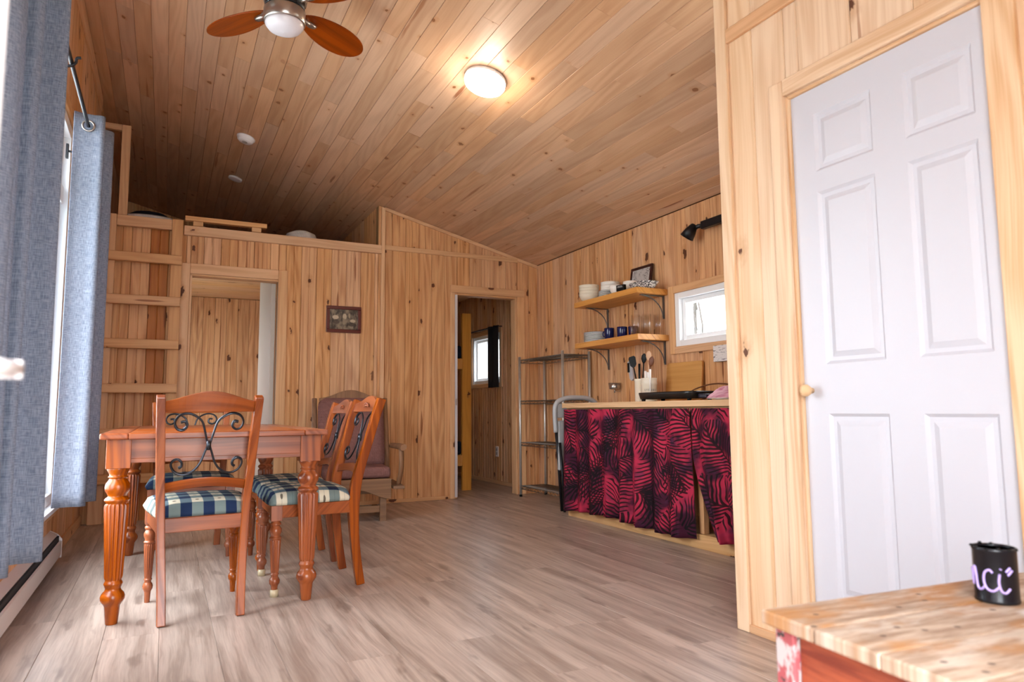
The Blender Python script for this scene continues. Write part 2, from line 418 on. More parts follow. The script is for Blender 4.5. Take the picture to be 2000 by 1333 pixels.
def emit(name, col, st):
    t = NT(name, .4, 0, col); t.b.inputs['Emission Color'].default_value = lin(col); t.b.inputs['Emission Strength'].default_value = st; return t.m
M_lamp = emit('lamp_diffuser', '#fff2dc', 9)

# ------------------------------------------------------------------ boards
BP = [(0, -.0035), (.0028, 0), (.5, 0), (-.0028, 0), (1, -.0035)]
def board(parent, mat, O, U, V, N, u0, u1, vlo, vhi, groove=True, th=.014, name='board', gap=.0009, ch=.0042):
    O, U, V, N = Vector(O), Vector(U), Vector(V), Vector(N)
    a, b = u0+gap, u1-gap; w_ = b-a
    prof = [(a, -th), (a, -ch), (a+ch*.8, 0)]
    if groove and w_ > .09:
        m = (a+b)/2; prof += [(m-.0042, 0), (m, -.0045), (m+.0042, 0)]
    prof += [(b-ch*.8, 0), (b, -ch), (b, -th)]
    lo, hi = vlo if callable(vlo) else (lambda u: vlo), vhi if callable(vhi) else (lambda u: vhi)
    n = len(prof); vs = [O + U*u + V*lo(u) + N*(d+th) for u, d in prof] + [O + U*u + V*hi(u) + N*(d+th) for u, d in prof]
    fs = [(i, (i+1) % n, (i+1) % n+n, i+n) for i in range(n)] + [tuple(range(n))[::-1], tuple(range(n, 2*n))]
    return MB().add(vs, fs).obj(name, mat, parent)
def board_wall(parent, mat, O, U, V, N, u0, u1, lo, hi, holes=(), wd=.125, th=.014, groove=True):
    """vertical boards over u0..u1; holes = (ua,ub,va,vb)"""
    u = u0
    while u < u1-1e-4:
        e = min(u+wd, u1)
        cuts = sorted({u, e, *[c for h in holes for c in h[:2] if u+1e-4 < c < e-1e-4]})
        for a, b in zip(cuts, cuts[1:]):
            if b-a < .006: continue
            m = (a+b)/2; segs = [(lo, hi)]
            for h in holes:
                if h[0] < m < h[1]:
                    new = []
                    for s0, s1 in segs:
                        s0v = s0(m) if callable(s0) else s0; s1v = s1(m) if callable(s1) else s1
                        if h[3] <= s0v or h[2] >= s1v: new.append((s0, s1)); continue
                        if h[2]-s0v > .01: new.append((s0, h[2]))
                        if s1v-h[3] > .01: new.append((h[3], s1))
                    segs = new
            for s0, s1 in segs: board(parent, M_heart if (parent.name == 'wall_back' and a <= -.10 < b) else mat, O, U, V, N, a, b, s0, s1, groove, th)
        u = e
def slab_with_holes(mb, axis, c0, c1, u0, u1, v0, v1, holes):
    """backing slab for a wall: axis 'x' means the wall plane runs along x (thickness in y)"""
    us = sorted({u0, u1, *[c for h in holes for c in h[:2]]}); vs = sorted({v0, v1, *[c for h in holes for c in h[2:]]})
    for a, b in zip(us, us[1:]):
        for p, q in zip(vs, vs[1:]):
            mu, mv = (a+b)/2, (p+q)/2
            if any(h[0] < mu < h[1] and h[2] < mv < h[3] for h in holes): continue
            if axis == 'x': mb.box((a, c0, p), (b, c1, q))
            else: mb.box((c0, a, p), (c1, b, q))
    return mb

TH = .014
M_heart = wood('heartwood_pine', 'z', '#b9794a', '#8e5228', knots=.8, streaks=1, vary=.02)
# floor ---------------------------------------------------------------
fl = struct('floor', mb=MB().box((LW-.15, -.3, -.06), (KW+.15, 9.09, -.008)), mat=plain('floor_base', '#4a4038', .8))
x = LW; row = 0
while x < KW:
    y = -.15 - random.uniform(0, 1.1); e = min(x+.184, KW)
    while y < 9.0:
        y2 = y+1.285; a, b = max(y, -.15), min(y2, 9.0)
        if b-a > .02: board(fl, M_floor, (0, 0, -.010), (1, 0, 0), (0, 1, 0), (0, 0, 1), x, e, a, b, groove=False, th=.010, name='plank', gap=.0004, ch=.0012)
        y = y2+.0005
    x = e
# ceiling ---------------------------------------------------------------
L = math.hypot(1, CS); Uc = Vector((1, 0, -CS))/L; Nc = Vector((-CS, 0, -1))/L
W_c = (KW-LW)*L
mb = MB(); zc0, zc1 = ceil_z(LW), ceil_z(KW)
X_0, X_1 = LW-.16, KW+.16
mb.add([(x_, y_, ceil_z(x_)+h_) for h_ in (.02, .10) for x_, y_ in ((X_0, -.2), (X_1, -.2), (X_1, 9.1), (X_0, 9.1))],
       [(0,3,2,1),(4,5,6,7),(0,1,5,4),(1,2,6,5),(2,3,7,6),(3,0,4,7)])
ce = struct('ceiling', mb=mb, mat=plain('ceiling_base', '#6b4a30', .8))
u = 0
while u < W_c-.01:
    e = min(u+.0985, W_c); y = -.15; y2 = random.uniform(1.5, 3.0)
    while y < 9.0:
        b = min(y2, 9.0)
        if 9.0-b < .3: b = 9.0
        board(ce, M_ceil, Vector((LW, 0, ceil_z(LW)+.016)), Uc, (0, 1, 0), Nc, u, e, y, b-.0008, groove=False, th=.012+random.uniform(0, .0012), gap=.0006, ch=.0022)
        y = b; y2 = b+random.choice((.7, 1.1, 1.5, 1.9, 2.3))*random.uniform(.9, 1.1)
    u = e

# walls ---------------------------------------------------------------
# left wall with the big window
WIN = (1.9, 4.60, .33, 2.45)
BWIN = (7.2, 8.4, .9, 1.9)
wl = struct('wall_left', mb=slab_with_holes(MB(), 'y', LW-.14, LW-TH, -.2, 9.05, -.02, zc0+.03, [WIN, BWIN]), mat=plain('wall_core', '#8a6844', .8))
board_wall(wl, M_wall, (LW-TH, 0, 0), (0, 1, 0), (0, 0, 1), (1, 0, 0), -.05, 9.0, 0, zc0-.004, [WIN, BWIN], wd=.13)
# back wall, lower storey and the closed part above the hall
D1 = (.142, .829, -.1, 1.945); D2 = (2.479, 3.122, -.1, 1.95)
def back_top(x_): return 2.30 if x_ < 1.70 else ceil_z(x_)-.004
mb = slab_with_holes(MB(), 'x', BW+TH, BW+.09, LW, KW, -.02, 2.29, [D1, D2])
mb.prism([(1.70, 2.29), (KW, 2.29), (KW, 2.292), (1.70, ceil_z(1.70)-.004)], (0, BW+TH, 0), (1, 0, 0), (0, 0, 1), (0, -1, 0), .07)
wb = struct('wall_back', mb=mb, mat=plain('wall_core_b', '#8a6844', .8))
board_wall(wb, M_wall, (0, BW+TH, 0), (1, 0, 0), (0, 0, 1), (0, -1, 0), LW, 1.70, 0, 2.29, [D1], wd=.13)
board_wall(wb, M_wall, (0, BW+TH, 0), (1, 0, 0), (0, 0, 1), (0, -1, 0), 1.70, KW, 0, lambda u_: ceil_z(u_)-.004, [D2], wd=.13)
# kitchen wall
KWIN = (3.0, 3.99, 1.275, 1.673); HWIN = (6.98, 7.76, 1.13, 1.70)
wr = struct('wall_right', mb=slab_with_holes(MB(), 'y', KW+TH, KW+.14, 1.9, 9.05, -.02, 2.295, [KWIN, HWIN]), mat=plain('wall_core_c', '#8a6844', .8))
board_wall(wr, M_wall, (KW+TH, 0, 0), (0, 1, 0), (0, 0, 1), (-1, 0, 0), 1.9, 9.0, 0, 2.288, [KWIN, HWIN], wd=.13)
# bathroom wall (near right)
BD = (1.016, 1.689, -.1, 1.935)
mb = slab_with_holes(MB(), 'y', PX+TH, PX+.10, -.2, 2.0, -.02, 2.64, [BD])
mb.box((PX+.10, 1.90, -.02), (KW, 2.0, 2.30))
wp = struct('wall_bathroom', mb=mb, mat=plain('wall_core_d', '#8a6844', .8))
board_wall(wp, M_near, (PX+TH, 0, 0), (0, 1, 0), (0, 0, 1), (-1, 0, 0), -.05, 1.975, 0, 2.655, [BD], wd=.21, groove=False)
mb = MB(); mb.box((PX+.14, .95, 0), (PX+.16, 1.8, 2.1)); mb.obj('core_panel', M_dark, wp)
# entrance wall behind the camera: doorway where the camera stands, window above the desk
EH = [(-.18, .80, -.1, 2.12)]
we = struct('wall_front', mb=slab_with_holes(MB(), 'x', -.16, -.05, LW-.14, PX+.1, -.02, zc0, EH), mat=M_wall)
# loft: floor, rear wall, side wall
lo_ = struct('wall_loft', mb=MB().box((LW, 9.0, 0), (KW, 9.08, zc0)).box((1.715, BW+.10, 2.29), (1.76, 9.0, ceil_z(1.74))), mat=plain('wall_core_e', '#7a5a3a', .8))
board_wall(lo_, M_wall, (0, 9.0, 0), (1, 0, 0), (0, 0, 1), (0, -1, 0), LW, 1.70, 0, lambda u_: ceil_z(u_)-.004, [(-1, 4, 2.2, 2.3)], wd=.13)
board_wall(lo_, M_wall, (1.715, 0, 0), (0, 1, 0), (0, 0, 1), (-1, 0, 0), BW+.015, 9.0, 2.30, ceil_z(1.70)-.004, [], wd=.13)
board_wall(lo_, M_wall, (0, 9.0, 0), (1, 0, 0), (0, 0, 1), (0, -1, 0), 1.76, KW, 0, 2.2, [], wd=.13)
lf = struct('ceiling_bedroom', mb=MB().box((LW, BW+.09, 2.22), (KW, 9.0, 2.29)), mat=M_wallx)
yb = BW+.09
while yb < 8.98:
    e = min(yb+.13, 9.0); board(lf, M_wallx, (0, 0, 2.22), (0, 1, 0), (1, 0, 0), (0, 0, -1), yb, e, LW, 1.78, th=.014); yb = e
pw = struct('wall_bedroom', mb=MB().box((1.78, BW+.09, 0), (1.86, 9.0, 2.22)), mat=M_wall)

# ------------------------------------------------------------------ trims on the walls
def trim(n, label, lo, hi, mat, bevel=.004):
    o = MB().box(lo, hi).obj('trim_%d' % n, mat, bevel=bevel); o['kind'] = 'structure'; return o
def casing(n, pieces, mats):
    o = bpy.data.objects.new('trim_%d' % n, None); COL.objects.link(o); o['kind'] = 'structure'
    for (lo, hi), m in zip(pieces, mats): MB().box(lo, hi).obj('casing', m, o, bevel=.004)
    return o
# bedroom doorway casing, hall doorway casing
casing(1, [((.055, BW-.018, 0), (.142, BW, 2.03)), ((.829, BW-.018, 0), (.905, BW, 2.03)), ((.142, BW-.019, 1.945), (.829, BW, 2.03)),
           ((.142, BW, 0), (.160, BW+.1, 1.945)), ((.142, BW, 1.93), (.829, BW+.1, 1.95))], [M_trimz, M_trimz, M_wallx, M_trimz, M_wallx])
casing(2, [((2.405, BW-.016, 0), (2.450, BW, 1.95)), ((3.122, BW-.016, 0), (3.205, BW, 1.95)), ((2.405, BW-.017, 1.95), (3.205, BW, 2.022)),
           ((3.104, BW, 0), (3.122, BW+.1, 1.95)), ((2.479, BW, 1.93), (3.122, BW+.1, 1.95))], [M_trimz, M_trimz, M_wallx, M_trimz, M_wallx])
trim(3, '', (.085, BW-.03, 2.258), (1.722, BW+.06, 2.336), M_wallx)                 # loft ledge
trim(4, '', (1.722, BW-.028, 0), (1.757, BW, ceil_z(1.757)-.01), M_trimz)            # upright cover strip
mb = MB().box((1.757, BW-.016, 2.300), (3.13, BW, 2.345)); o = mb.obj('trim_5', M_wallx, bevel=.004); o['kind'] = 'structure'
mb = MB().prism([(1.757, ceil_z(1.757)-.002), (1.757, ceil_z(1.757)-.032), (KW, 2.258), (KW, 2.288)], (0, BW-.014, 0), (1, 0, 0), (0, 0, 1), (0, -1, 0), .014)
o = mb.obj('trim_6', M_wallx); o['kind'] = 'structure'
for nm, lo, hi, m in (('baseboard_back', (.905, BW-.012, 0), (2.44, BW, .032), M_wallx), ('baseboard_left', (LW, 4.62, 0), (LW+.014, BW, .07), M_wally),
                      ('baseboard_right', (KW-.012, BW+.12, 0), (KW, 8.99, .04), M_wally)):
    o = MB().box(lo, hi).obj(nm, m, bevel=.003); o['kind'] = 'structure'
o = MB().box((LW, 0, zc0-.115), (LW+.016, 6.09, zc0-.01)).obj('trim_7', M_wally, bevel=.003); o['kind'] = 'structure'
# bathroom wall trims: corner board, band, base, casing
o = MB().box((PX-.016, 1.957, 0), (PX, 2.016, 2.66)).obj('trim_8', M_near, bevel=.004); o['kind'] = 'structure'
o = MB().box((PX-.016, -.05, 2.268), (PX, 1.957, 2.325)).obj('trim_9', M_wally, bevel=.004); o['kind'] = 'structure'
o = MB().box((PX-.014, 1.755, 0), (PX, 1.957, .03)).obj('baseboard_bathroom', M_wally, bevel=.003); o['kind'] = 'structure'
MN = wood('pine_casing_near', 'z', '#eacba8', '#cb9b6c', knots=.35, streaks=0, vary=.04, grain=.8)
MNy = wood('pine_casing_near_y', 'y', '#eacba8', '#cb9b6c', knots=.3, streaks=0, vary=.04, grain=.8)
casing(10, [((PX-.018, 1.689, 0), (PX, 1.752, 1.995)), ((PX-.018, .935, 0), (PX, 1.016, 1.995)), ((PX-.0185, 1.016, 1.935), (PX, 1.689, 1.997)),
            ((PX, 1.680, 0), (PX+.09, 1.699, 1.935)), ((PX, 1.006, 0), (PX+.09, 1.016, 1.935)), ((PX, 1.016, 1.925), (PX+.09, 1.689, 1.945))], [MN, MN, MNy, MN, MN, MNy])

# ------------------------------------------------------------------ bathroom door
def six_panel_door():
    d = bpy.data.objects.new('door_1', None); COL.objects.link(d); d['kind'] = 'structure'
    X = PX+.012; y0, y1, z0, z1 = 1.018, 1.679, .012, 1.924
    cols = [(1.075, 1.235+.012), (1.385, 1.590)]          # panel extents in y (right column, left column)
    cols = [(1.062, 1.265), (1.372, 1.588)]
    rows = [(.20, .80), (.965, 1.555), (1.628, 1.832)]
    ys = sorted({y0, y1, *[c for p in cols for c in p]}); zs = sorted({z0, z1, *[c for p in rows for c in p]})
    mb = MB(); mb.box((X+.012, y0, z0), (X+.038, y1, z1))
    for a, b in zip(ys, ys[1:]):
        for p, q in zip(zs, zs[1:]):
            my, mz = (a+b)/2, (p+q)/2
            if any(c[0] < my < c[1] for c in cols) and any(r[0] < mz < r[1] for r in rows): continue
            mb.box((X, a, p), (X+.0121, b, q))
    lf_ = mb.obj('leaf', M_doorw, d)
    for c in cols:
        for r in rows:
            a, b = c; p, q = r; rings = [(0, 0), (.010, .009), (.022, .009), (.040, .002)]
            vs = []; fs = []
            for k, (ins, dep) in enumerate(rings):
                vs += [(X+dep, a+ins, p+ins), (X+dep, b-ins, p+ins), (X+dep, b-ins, q-ins), (X+dep, a+ins, q-ins)]
            for k in range(3):
                for i in range(4): fs.append((k*4+i, k*4+(i+1) % 4, (k+1)*4+(i+1) % 4, (k+1)*4+i))
            fs.append((12, 13, 14, 15))
            MB().add(vs, fs).obj('panel', M_doorw, d)
    Mx = Matrix.Rotation(-PI/2, 4, 'Y')
    MB().lathe([(0, .010), (.012, .010), (.018, .016), (.030, .021), (.040, .019), (.046, .010), (.048, 0)], (X, 1.650, .878), 20, Mx).obj(
        'knob', wood('knob_wood', 'z', '#e6c49c', '#cda074', knots=0, streaks=0, vary=0), d, label='small round pale wooden knob')
six_panel_door()

# ------------------------------------------------------------------ windows
def window(n, ax, face, hole, frame=.05, bars=(), inward=1, depth=.12, case=None, casew=.07):
    """ax 'y': window in a wall running along y at x=face; inward = direction into the room"""
    o = bpy.data.objects.new('window_%d' % n, None); COL.objects.link(o); o['kind'] = 'structure'
    a, b, p, q = hole; s = inward
    def bx(mb, a0, b0, p0, q0, d0, d1):
        x0, x1 = sorted((face-s*d0, face-s*d1)); mb.box((x0, a0, p0), (x1, b0, q0)); return mb
    mb = MB()
    for r in ((a, a+frame, p, q), (b-frame, b, p, q), (a+frame, b-frame, p, p+frame), (a+frame, b-frame, q-frame, q)): bx(mb, *r, -.004, depth)
    mb.obj('frame', M_vinyl, o, bevel=.003)
    mb = MB(); f2 = frame*.75; g = frame+.001
    for r in ((a+g, a+g+f2, p+g, q-g), (b-g-f2, b-g, p+g, q-g), (a+g+f2, b-g-f2, p+g, p+g+f2), (a+g+f2, b-g-f2, q-g-f2, q-g)): bx(mb, *r, .03, .09)
    mb.obj('sash', M_vinyl, o, bevel=.003)
    for r in bars: bx(MB(), *r, .02, .10).obj('mullion', M_vinyl, o, bevel=.003)
    bx(MB(), a+g, b-g, p+g, q-g, .060, .066).obj('glass_pane', M_pane, o)
    if case:
        c = casew; mm = M_trimz
        for r, m in (((a-c, a, p-c, q+c), M_trimz), ((b, b+c, p-c, q+c), M_trimz), ((a, b, p-c, p), M_wally), ((a, b, q, q+c), M_wally)):
            bx(MB(), *r, -.018, 0).obj('casing', m, o, bevel=.006)
    return o
w1 = window(1, 'y', LW, WIN, .06, [(1.96, 4.54, 2.0, 2.10), (3.0, 3.1, .39, 2.0)], 1, .13, True)
MB().box((LW-.01, 1.9, .31), (LW+.05, 4.62, .335)).obj('sill', M_white, w1, bevel=.004)
w2 = window(2, 'y', KW, KWIN, .045, [], -1, .13, True, .055)
w3 = window(3, 'y', KW, HWIN, .04, [(7.35, 7.39, 1.17, 1.66)], -1, .13, True, .05)
w4 = window(4, 'y', LW, BWIN, .05, [], 1, .13, True)

# ------------------------------------------------------------------ doors standing open
d2 = MB().box((.79, BW+.11, .01), (.826, 7.06, 2.195)).obj('door_2', plain('grey_white_door', '#c8bcb0', .45), bevel=.003); d2['kind'] = 'structure'
d3 = MB().box((2.452, BW-.012, .012), (2.478, 6.85, 1.93)).obj('door_3', plain('white_door_edge', '#c9c4c6', .45), bevel=.002); d3['kind'] = 'structure'
MB().box((2.458, BW-.0135, .87), (2.472, BW-.011, .93)).obj('latch_plate', M_steel, d3)
d4 = MB().box((-.210, .02, .01), (-.161, .845, 2.05)).obj('door_4', M_white, bevel=.004); d4['kind'] = 'structure'
mb = MB().lathe([(0, .026), (.006, .026), (.008, .022)], (-.161, .79, .862), 24, Matrix.Rotation(PI/2, 4, 'Y'))
mb.tube([(-.165, .79, .862), (-.122, .79, .862)], .009, 16); mb.tube([(-.128, .79, .862), (-.136, .72, .862), (-.140, .68, .86)], .008, 16)
mb.obj('lever_handle', M_white, d4, label='white lever handle')

# ------------------------------------------------------------------ loft ladder and rails
t = thing('loft_ladder', 'pale wooden ladder fixed to the back wall, rising to the loft', 'ladder', (0, 0, 0))
MB().box((-.485, 6.035, 0), (-.388, 6.078, 2.362)).obj('stile', M_lumberz, t, bevel=.004)
MB().box((-.002, 6.035, 0), (.078, 6.078, 2.366)).obj('stile', M_lumberz, t, bevel=.004)
for z in (2.062, 1.727, 1.386, 1.046, .705, .365):
    MB().box((-.495, 5.985, z-.072), (.078, 6.034, z)).obj('rung', M_lumber, t, bevel=.006)
MB().box((-.387, 6.032, 2.275), (-.003, 6.076, 2.358)).obj('header', M_lumber, t, bevel=.004)
t = thing('loft_guard_frame', 'upright pale wooden guard post with short top rail above the ladder', 'railing', (0, 0, 0))
MB().box((-.385, 6.09, 2.337), (-.322, 6.13, 3.10)).obj('post', M_lumberz, t, bevel=.003)
MB().box((LW+.002, 6.09, 3.055), (-.386, 6.13, 3.10)).obj('rail', M_lumber, t, bevel=.003)
t = thing('low_ledge_rail', 'short pale board on two blocks lying along the loft ledge', 'railing', (0, 0, 0))
MB().box((.09, 6.06, 2.375), (.72, 6.12, 2.412)).obj('board', M_lumber, t, bevel=.003)
for xx in (.15, .60): MB().box((xx, 6.07, 2.337), (xx+.075, 6.12, 2.374)).obj('block', M_lumber, t, bevel=.002)
def pillow(name, label, c, s, mat, cat, piping=None):
    o = smooth_box((-s[0], -s[1], 0), (s[0], s[1], s[2]), name, mat, None, bevel=s[2]*.45, seg=6)
    o.location = c; tag(o, label, cat)
    if piping:
        mb = MB().tube([(-s[0]*.99, -s[1]*1.0, .05), (s[0]*.99, -s[1]*1.0, .05)], .008, 8); mb.obj('piping', piping, o)
    return o
lp = MB().lathe([(0, .0), (.0, .15), (.035, .20), (.075, .17), (.10, .10), (.112, 0)], (0, 0, 0), 28, squash=(1.15, .8)).obj('dark_pillow', M_darkcl, loc=(-.18, 6.42, 2.292)); lp.scale = (1, 1, 1.95)
tag(lp, 'rounded black pillow with a white edge, lying in the loft by the ladder top', 'pillow')
MB().tube(arc((0, 0, .068), .185, PI*1.02, PI*1.98, 20, (1.15, 0, 0), (0, .8, 0)), .009, 8).obj('white_edge', M_whitecl, lp)
mt = MB().lathe([(0, 0), (0, .16), (.04, .19), (.075, .16), (.09, .08), (.095, 0)], (0, 0, 0), 28, squash=(.8, .8)).obj('white_pillow', M_whitecl, loc=(1.06, 6.42, 2.292)); mt.scale = (1, 1, 1.95)
tag(mt, 'rounded white pillow in the loft, left of the boxed-in stair wall', 'pillow')

# ------------------------------------------------------------------ left curtains, rod, heater
def curtain_mesh(path, z0, z1, nz=30, flare=.0, seed=1, nsub=8):
    """path: plan points (x,y); returns grid mesh with slow ripples"""
    pts = smooth_path([(p[0], p[1], 0) for p in path], nsub); n = len(pts); rnd = random.Random(seed)
    ph = [rnd.uniform(0, 6.28) for _ in range(4)]
    def fn(u, v):
        i = min(int(u*(n-1)+.5), n-1); p = pts[i]; z = z1 + (z0-z1)*v
        k = .006*math.sin(9*u+ph[0]+2.2*v) + .005*math.sin(23*u+ph[1]-3*v)
        cx = sum(q.x for q in pts)/n
        return (cx + (p.x-cx)*(1+flare*v) + k*v, p.y + .006*math.sin(5*v+12*u+ph[2])*v, z)
    return MB().grid(fn, n, nz)
p2 = [(-.50, 3.90), (-.46, 3.935), (-.385, 3.95), (-.315, 3.94), (-.30, 3.965), (-.33, 4.00), (-.42, 4.03), (-.485, 4.06), (-.46, 4.10), (-.36, 4.13), (-.295, 4.15), (-.29, 4.19), (-.36, 4.22), (-.47, 4.25), (-.46, 4.29), (-.33, 4.32), (-.31, 4.35)]
p2 = [(a*.96-.022, b) for a, b in [(-.455, 3.93), (-.42, 3.945), (-.37, 3.95), (-.33, 3.945), (-.318, 3.965), (-.34, 4.00), (-.42, 4.03), (-.465, 4.06), (-.44, 4.10), (-.36, 4.13), (-.30, 4.15), (-.297, 4.19), (-.36, 4.22), (-.45, 4.25), (-.44, 4.29), (-.34, 4.32), (-.31, 4.35)]]
t = thing('far_curtain', 'blue-grey linen curtain bunched at the far end of the tall window', 'curtain')
curtain_mesh(p2, .375, 2.325, flare=.03, seed=3).obj('panel', M_curt, t, solid=.003)
MB().tube(arc((-.398, 3.944, 2.262), .026, 0, 2*PI, 20, (1, 0, 0), (0, 0, 1))[:-1], .005, 8, closed=True).obj('grommet', M_steel, t, label='steel ring')
p1 = [(-.47, 1.75), (-.40, 1.78), (-.36, 1.82), (-.42, 1.87), (-.48, 1.92), (-.42, 1.98), (-.355, 2.03), (-.36, 2.08), (-.44, 2.12), (-.485, 2.18), (-.42, 2.24),
      (-.385, 2.27), (-.40, 2.33), (-.48, 2.37), (-.50, 2.41), (-.47, 2.44), (-.42, 2.46), (-.385, 2.455), (-.372, 2.48), (-.40, 2.53), (-.45, 2.57), (-.455, 2.62), (-.40, 2.655), (-.345, 2.66), (-.33, 2.68), (-.36, 2.72), (-.42, 2.75)]
t = thing('near_curtain', 'long blue-grey linen curtain nearest the camera on the left', 'curtain')
curtain_mesh([(a-.011, b) for a, b in p1[5:]], .355, 2.40, flare=.05, seed=5).obj('panel', M_curt, t, solid=.003)
t = thing('curtain_rod', 'thin black curtain rod with a curled bracket above the tall window', 'curtain rod')
MB().tube([(-.398, 1.3, 2.262), (-.398, 4.62, 2.262)], .0085, 12).obj('rod', M_black, t)
MB().lathe([(0, .009), (.01, .018), (.03, .021), (.045, .015), (.055, .0)], (-.398, 4.62, 2.262), 16, Matrix.Rotation(-PI/2, 4, 'X')).obj('finial', M_black, t)
for yy in (3.24, 4.38):
    MB().tube(smooth_path([(LW+.012, yy, 2.262), (-.46, yy, 2.25), (-.41, yy, 2.245), (-.385, yy, 2.262), (-.38, yy, 2.285), (-.365, yy, 2.29)], 5), .006, 8).box((LW, yy-.012, 2.22), (LW+.012, yy+.012, 2.30)).obj('bracket', M_black, t)
t = thing('baseboard_heater', 'long white metal baseboard heater under the tall window', 'heater')
H0, H1, hx = 1.0, 4.62, LW
MB().prism([(0, .045), (.058, .045), (.058, .12), (.050, .125), (.050, .045+.001), (0, .05)], (hx, H0, 0), (1, 0, 0), (0, 0, 1), (0, -1, 0), (H1-H0)).obj('front_cover', M_heater, t)
MB().prism([(0, .10), (.006, .10), (.006, .168), (.036, .150), (.038, .156), (.0, .178)], (hx, H0, 0), (1, 0, 0), (0, 0, 1), (0, -1, 0), (H1-H0)).obj('top_cover', M_heater, t)
MB().box((hx+.007, H0+.01, .06), (hx+.045, H1-.01, .148)).obj('fin_core', M_dark, t)
for yy in (H0, H1-.012): MB().prism([(0, .03), (.060, .03), (.060, .13), (.038, .158), (0, .180)], (hx, yy, 0), (1, 0, 0), (0, 0, 1), (0, -1, 0), .012).obj('end_cap', M_heater, t, bevel=.002)

# ------------------------------------------------------------------ dining table
TX, TY = .214, 3.93
t = thing('dining_table', 'reddish-brown dining table with thick fluted turned legs', 'table', (TX, TY, 0))
for i in range(5):
    ya = -.81+.324*i
    MB().box((-.335, ya+.0005, .7195), (.335, ya+.3235, .7415)).obj('tabletop_plank', M_redx, t, bevel=.0012)
mb = MB()
def frame_box(mb, x0, x1, y0, y1, w_, z0, z1):
    mb.box((x0, y0, z0), (x0+w_, y1, z1)); mb.box((x1-w_, y0, z0), (x1, y1, z1)); mb.box((x0+w_, y0, z0), (x1-w_, y0+w_-0, z1)); mb.box((x0+w_, y1-w_, z0), (x1-w_, y1, z1))
MB().box((-.436, -.82, .717), (-.336, .82, .742)).obj('tabletop_border', M_redy, t, bevel=.007, seg=3)
MB().box((.336, -.82, .717), (.436, .82, .742)).obj('tabletop_border', M_redy, t, bevel=.007, seg=3)
MB().box((-.336, -.82, .717), (.336, -.811, .742)).obj('tabletop_border', M_redx, t, bevel=.003)
MB().box((-.336, .811, .717), (.336, .82, .742)).obj('tabletop_border', M_redx, t, bevel=.003)
LX, LY = .370, .730
for s in (-1, 1):
    MB().box((-LX+.04, s*LY-.012+s*.018, .632), (LX-.04, s*LY+.012+s*.018, .7165)).box((-LX+.04, s*LY-.014+s*.019, .622), (LX-.04, s*LY+.014+s*.019, .640)).obj('apron', M_redx, t, bevel=.002)
    MB().box((s*LX-.012+s*.018, -LY+.04, .632), (s*LX+.012+s*.018, LY-.04, .7165)).box((s*LX-.014+s*.019, -LY+.04, .622), (s*LX+.014+s*.019, LY-.04, .640)).obj('apron', M_redy, t, bevel=.002)
TP = [(.0, .0205), (.004, .022), (.070, .028), (.076, .031), (.083, .036), (.094, .0425), (.106, .0435), (.118, .039), (.128, .030), (.137, .027), (.148, .031), (.155, .034), (.162, .031), (.168, .028), (.176, .0325, 1), (.182, .0335, 1),
      (.452, .0455, 1), (.460, .043, 1), (.464, .036), (.470, .041), (.478, .046), (.486, .041), (.492, .032), (.502, .036), (.514, .0435), (.528, .0455), (.542, .0425), (.554, .034), (.562, .030), (.568, .037), (.573, .031), (.582, .033), (.596, .040), (.604, .041)]
for sx in (-1, 1):
    for sy in (-1, 1):
        c = (sx*LX, sy*LY, 0)
        mb = MB().lathe(TP, c, 96, flutes=16)
        mb.box((c[0]-.0435, c[1]-.0435, .602), (c[0]+.0435, c[1]+.0435, .7168)); mb.obj('leg', M_red, t, bevel=.006)

# ------------------------------------------------------------------ dining chairs
CH_GROUP = 'carved dining chairs with plaid seats'
def stile_path(s):
    pts = [(0, -.200, .165), (.12, -.180, .168), (.25, -.164, .174), (.36, -.158, .180), (.45, -.163, .184), (.52, -.176, .188), (.60, -.198, .193), (.70, -.228, .198), (.80, -.256, .203), (.885, -.284, .207)]
    return [(s*p[2], p[1], p[0]) for p in pts]
def back_at(z):
    P = stile_path(1)
    for a, b in zip(P, P[1:]):
        if a[2] <= z <= b[2]:
            f = (z-a[2])/(b[2]-a[2]); return a[0]+(b[0]-a[0])*f, a[1]+(b[1]-a[1])*f
    return P[-1][0], P[-1][1]
CL = [(.0, .0125), (.045, .015), (.050, .017), (.058, .0225), (.070, .0240), (.080, .020), (.086, .0155), (.093, .016), (.098, .0195), (.103, .016), (.108, .0175, 1), (.112, .0185, 1), (.246, .0255, 1), (.250, .022), (.254, .026), (.259, .027), (.264, .021), (.272, .022), (.284, .027), (.296, .027), (.306, .021), (.311, .0185), (.315, .024), (.322, .024), (.328, .019), (.334, .0225), (.338, .023)]
def scroll_pts():
    top = [(0, 0), (-.012, .046), (-.028, .096), (-.057, .121), (-.089, .131), (-.121, .122), (-.137, .096), (-.128, .071), (-.107, .064), (-.090, .078), (-.097, .097), (-.114, .095)]
    bot = [(0, 0), (-.009, -.025), (-.028, -.075), (-.057, -.108), (-.094, -.119), (-.128, -.106), (-.143, -.080), (-.137, -.062), (-.119, -.055), (-.103, -.066), (-.101, -.083), (-.112, -.092)]
    return top, bot
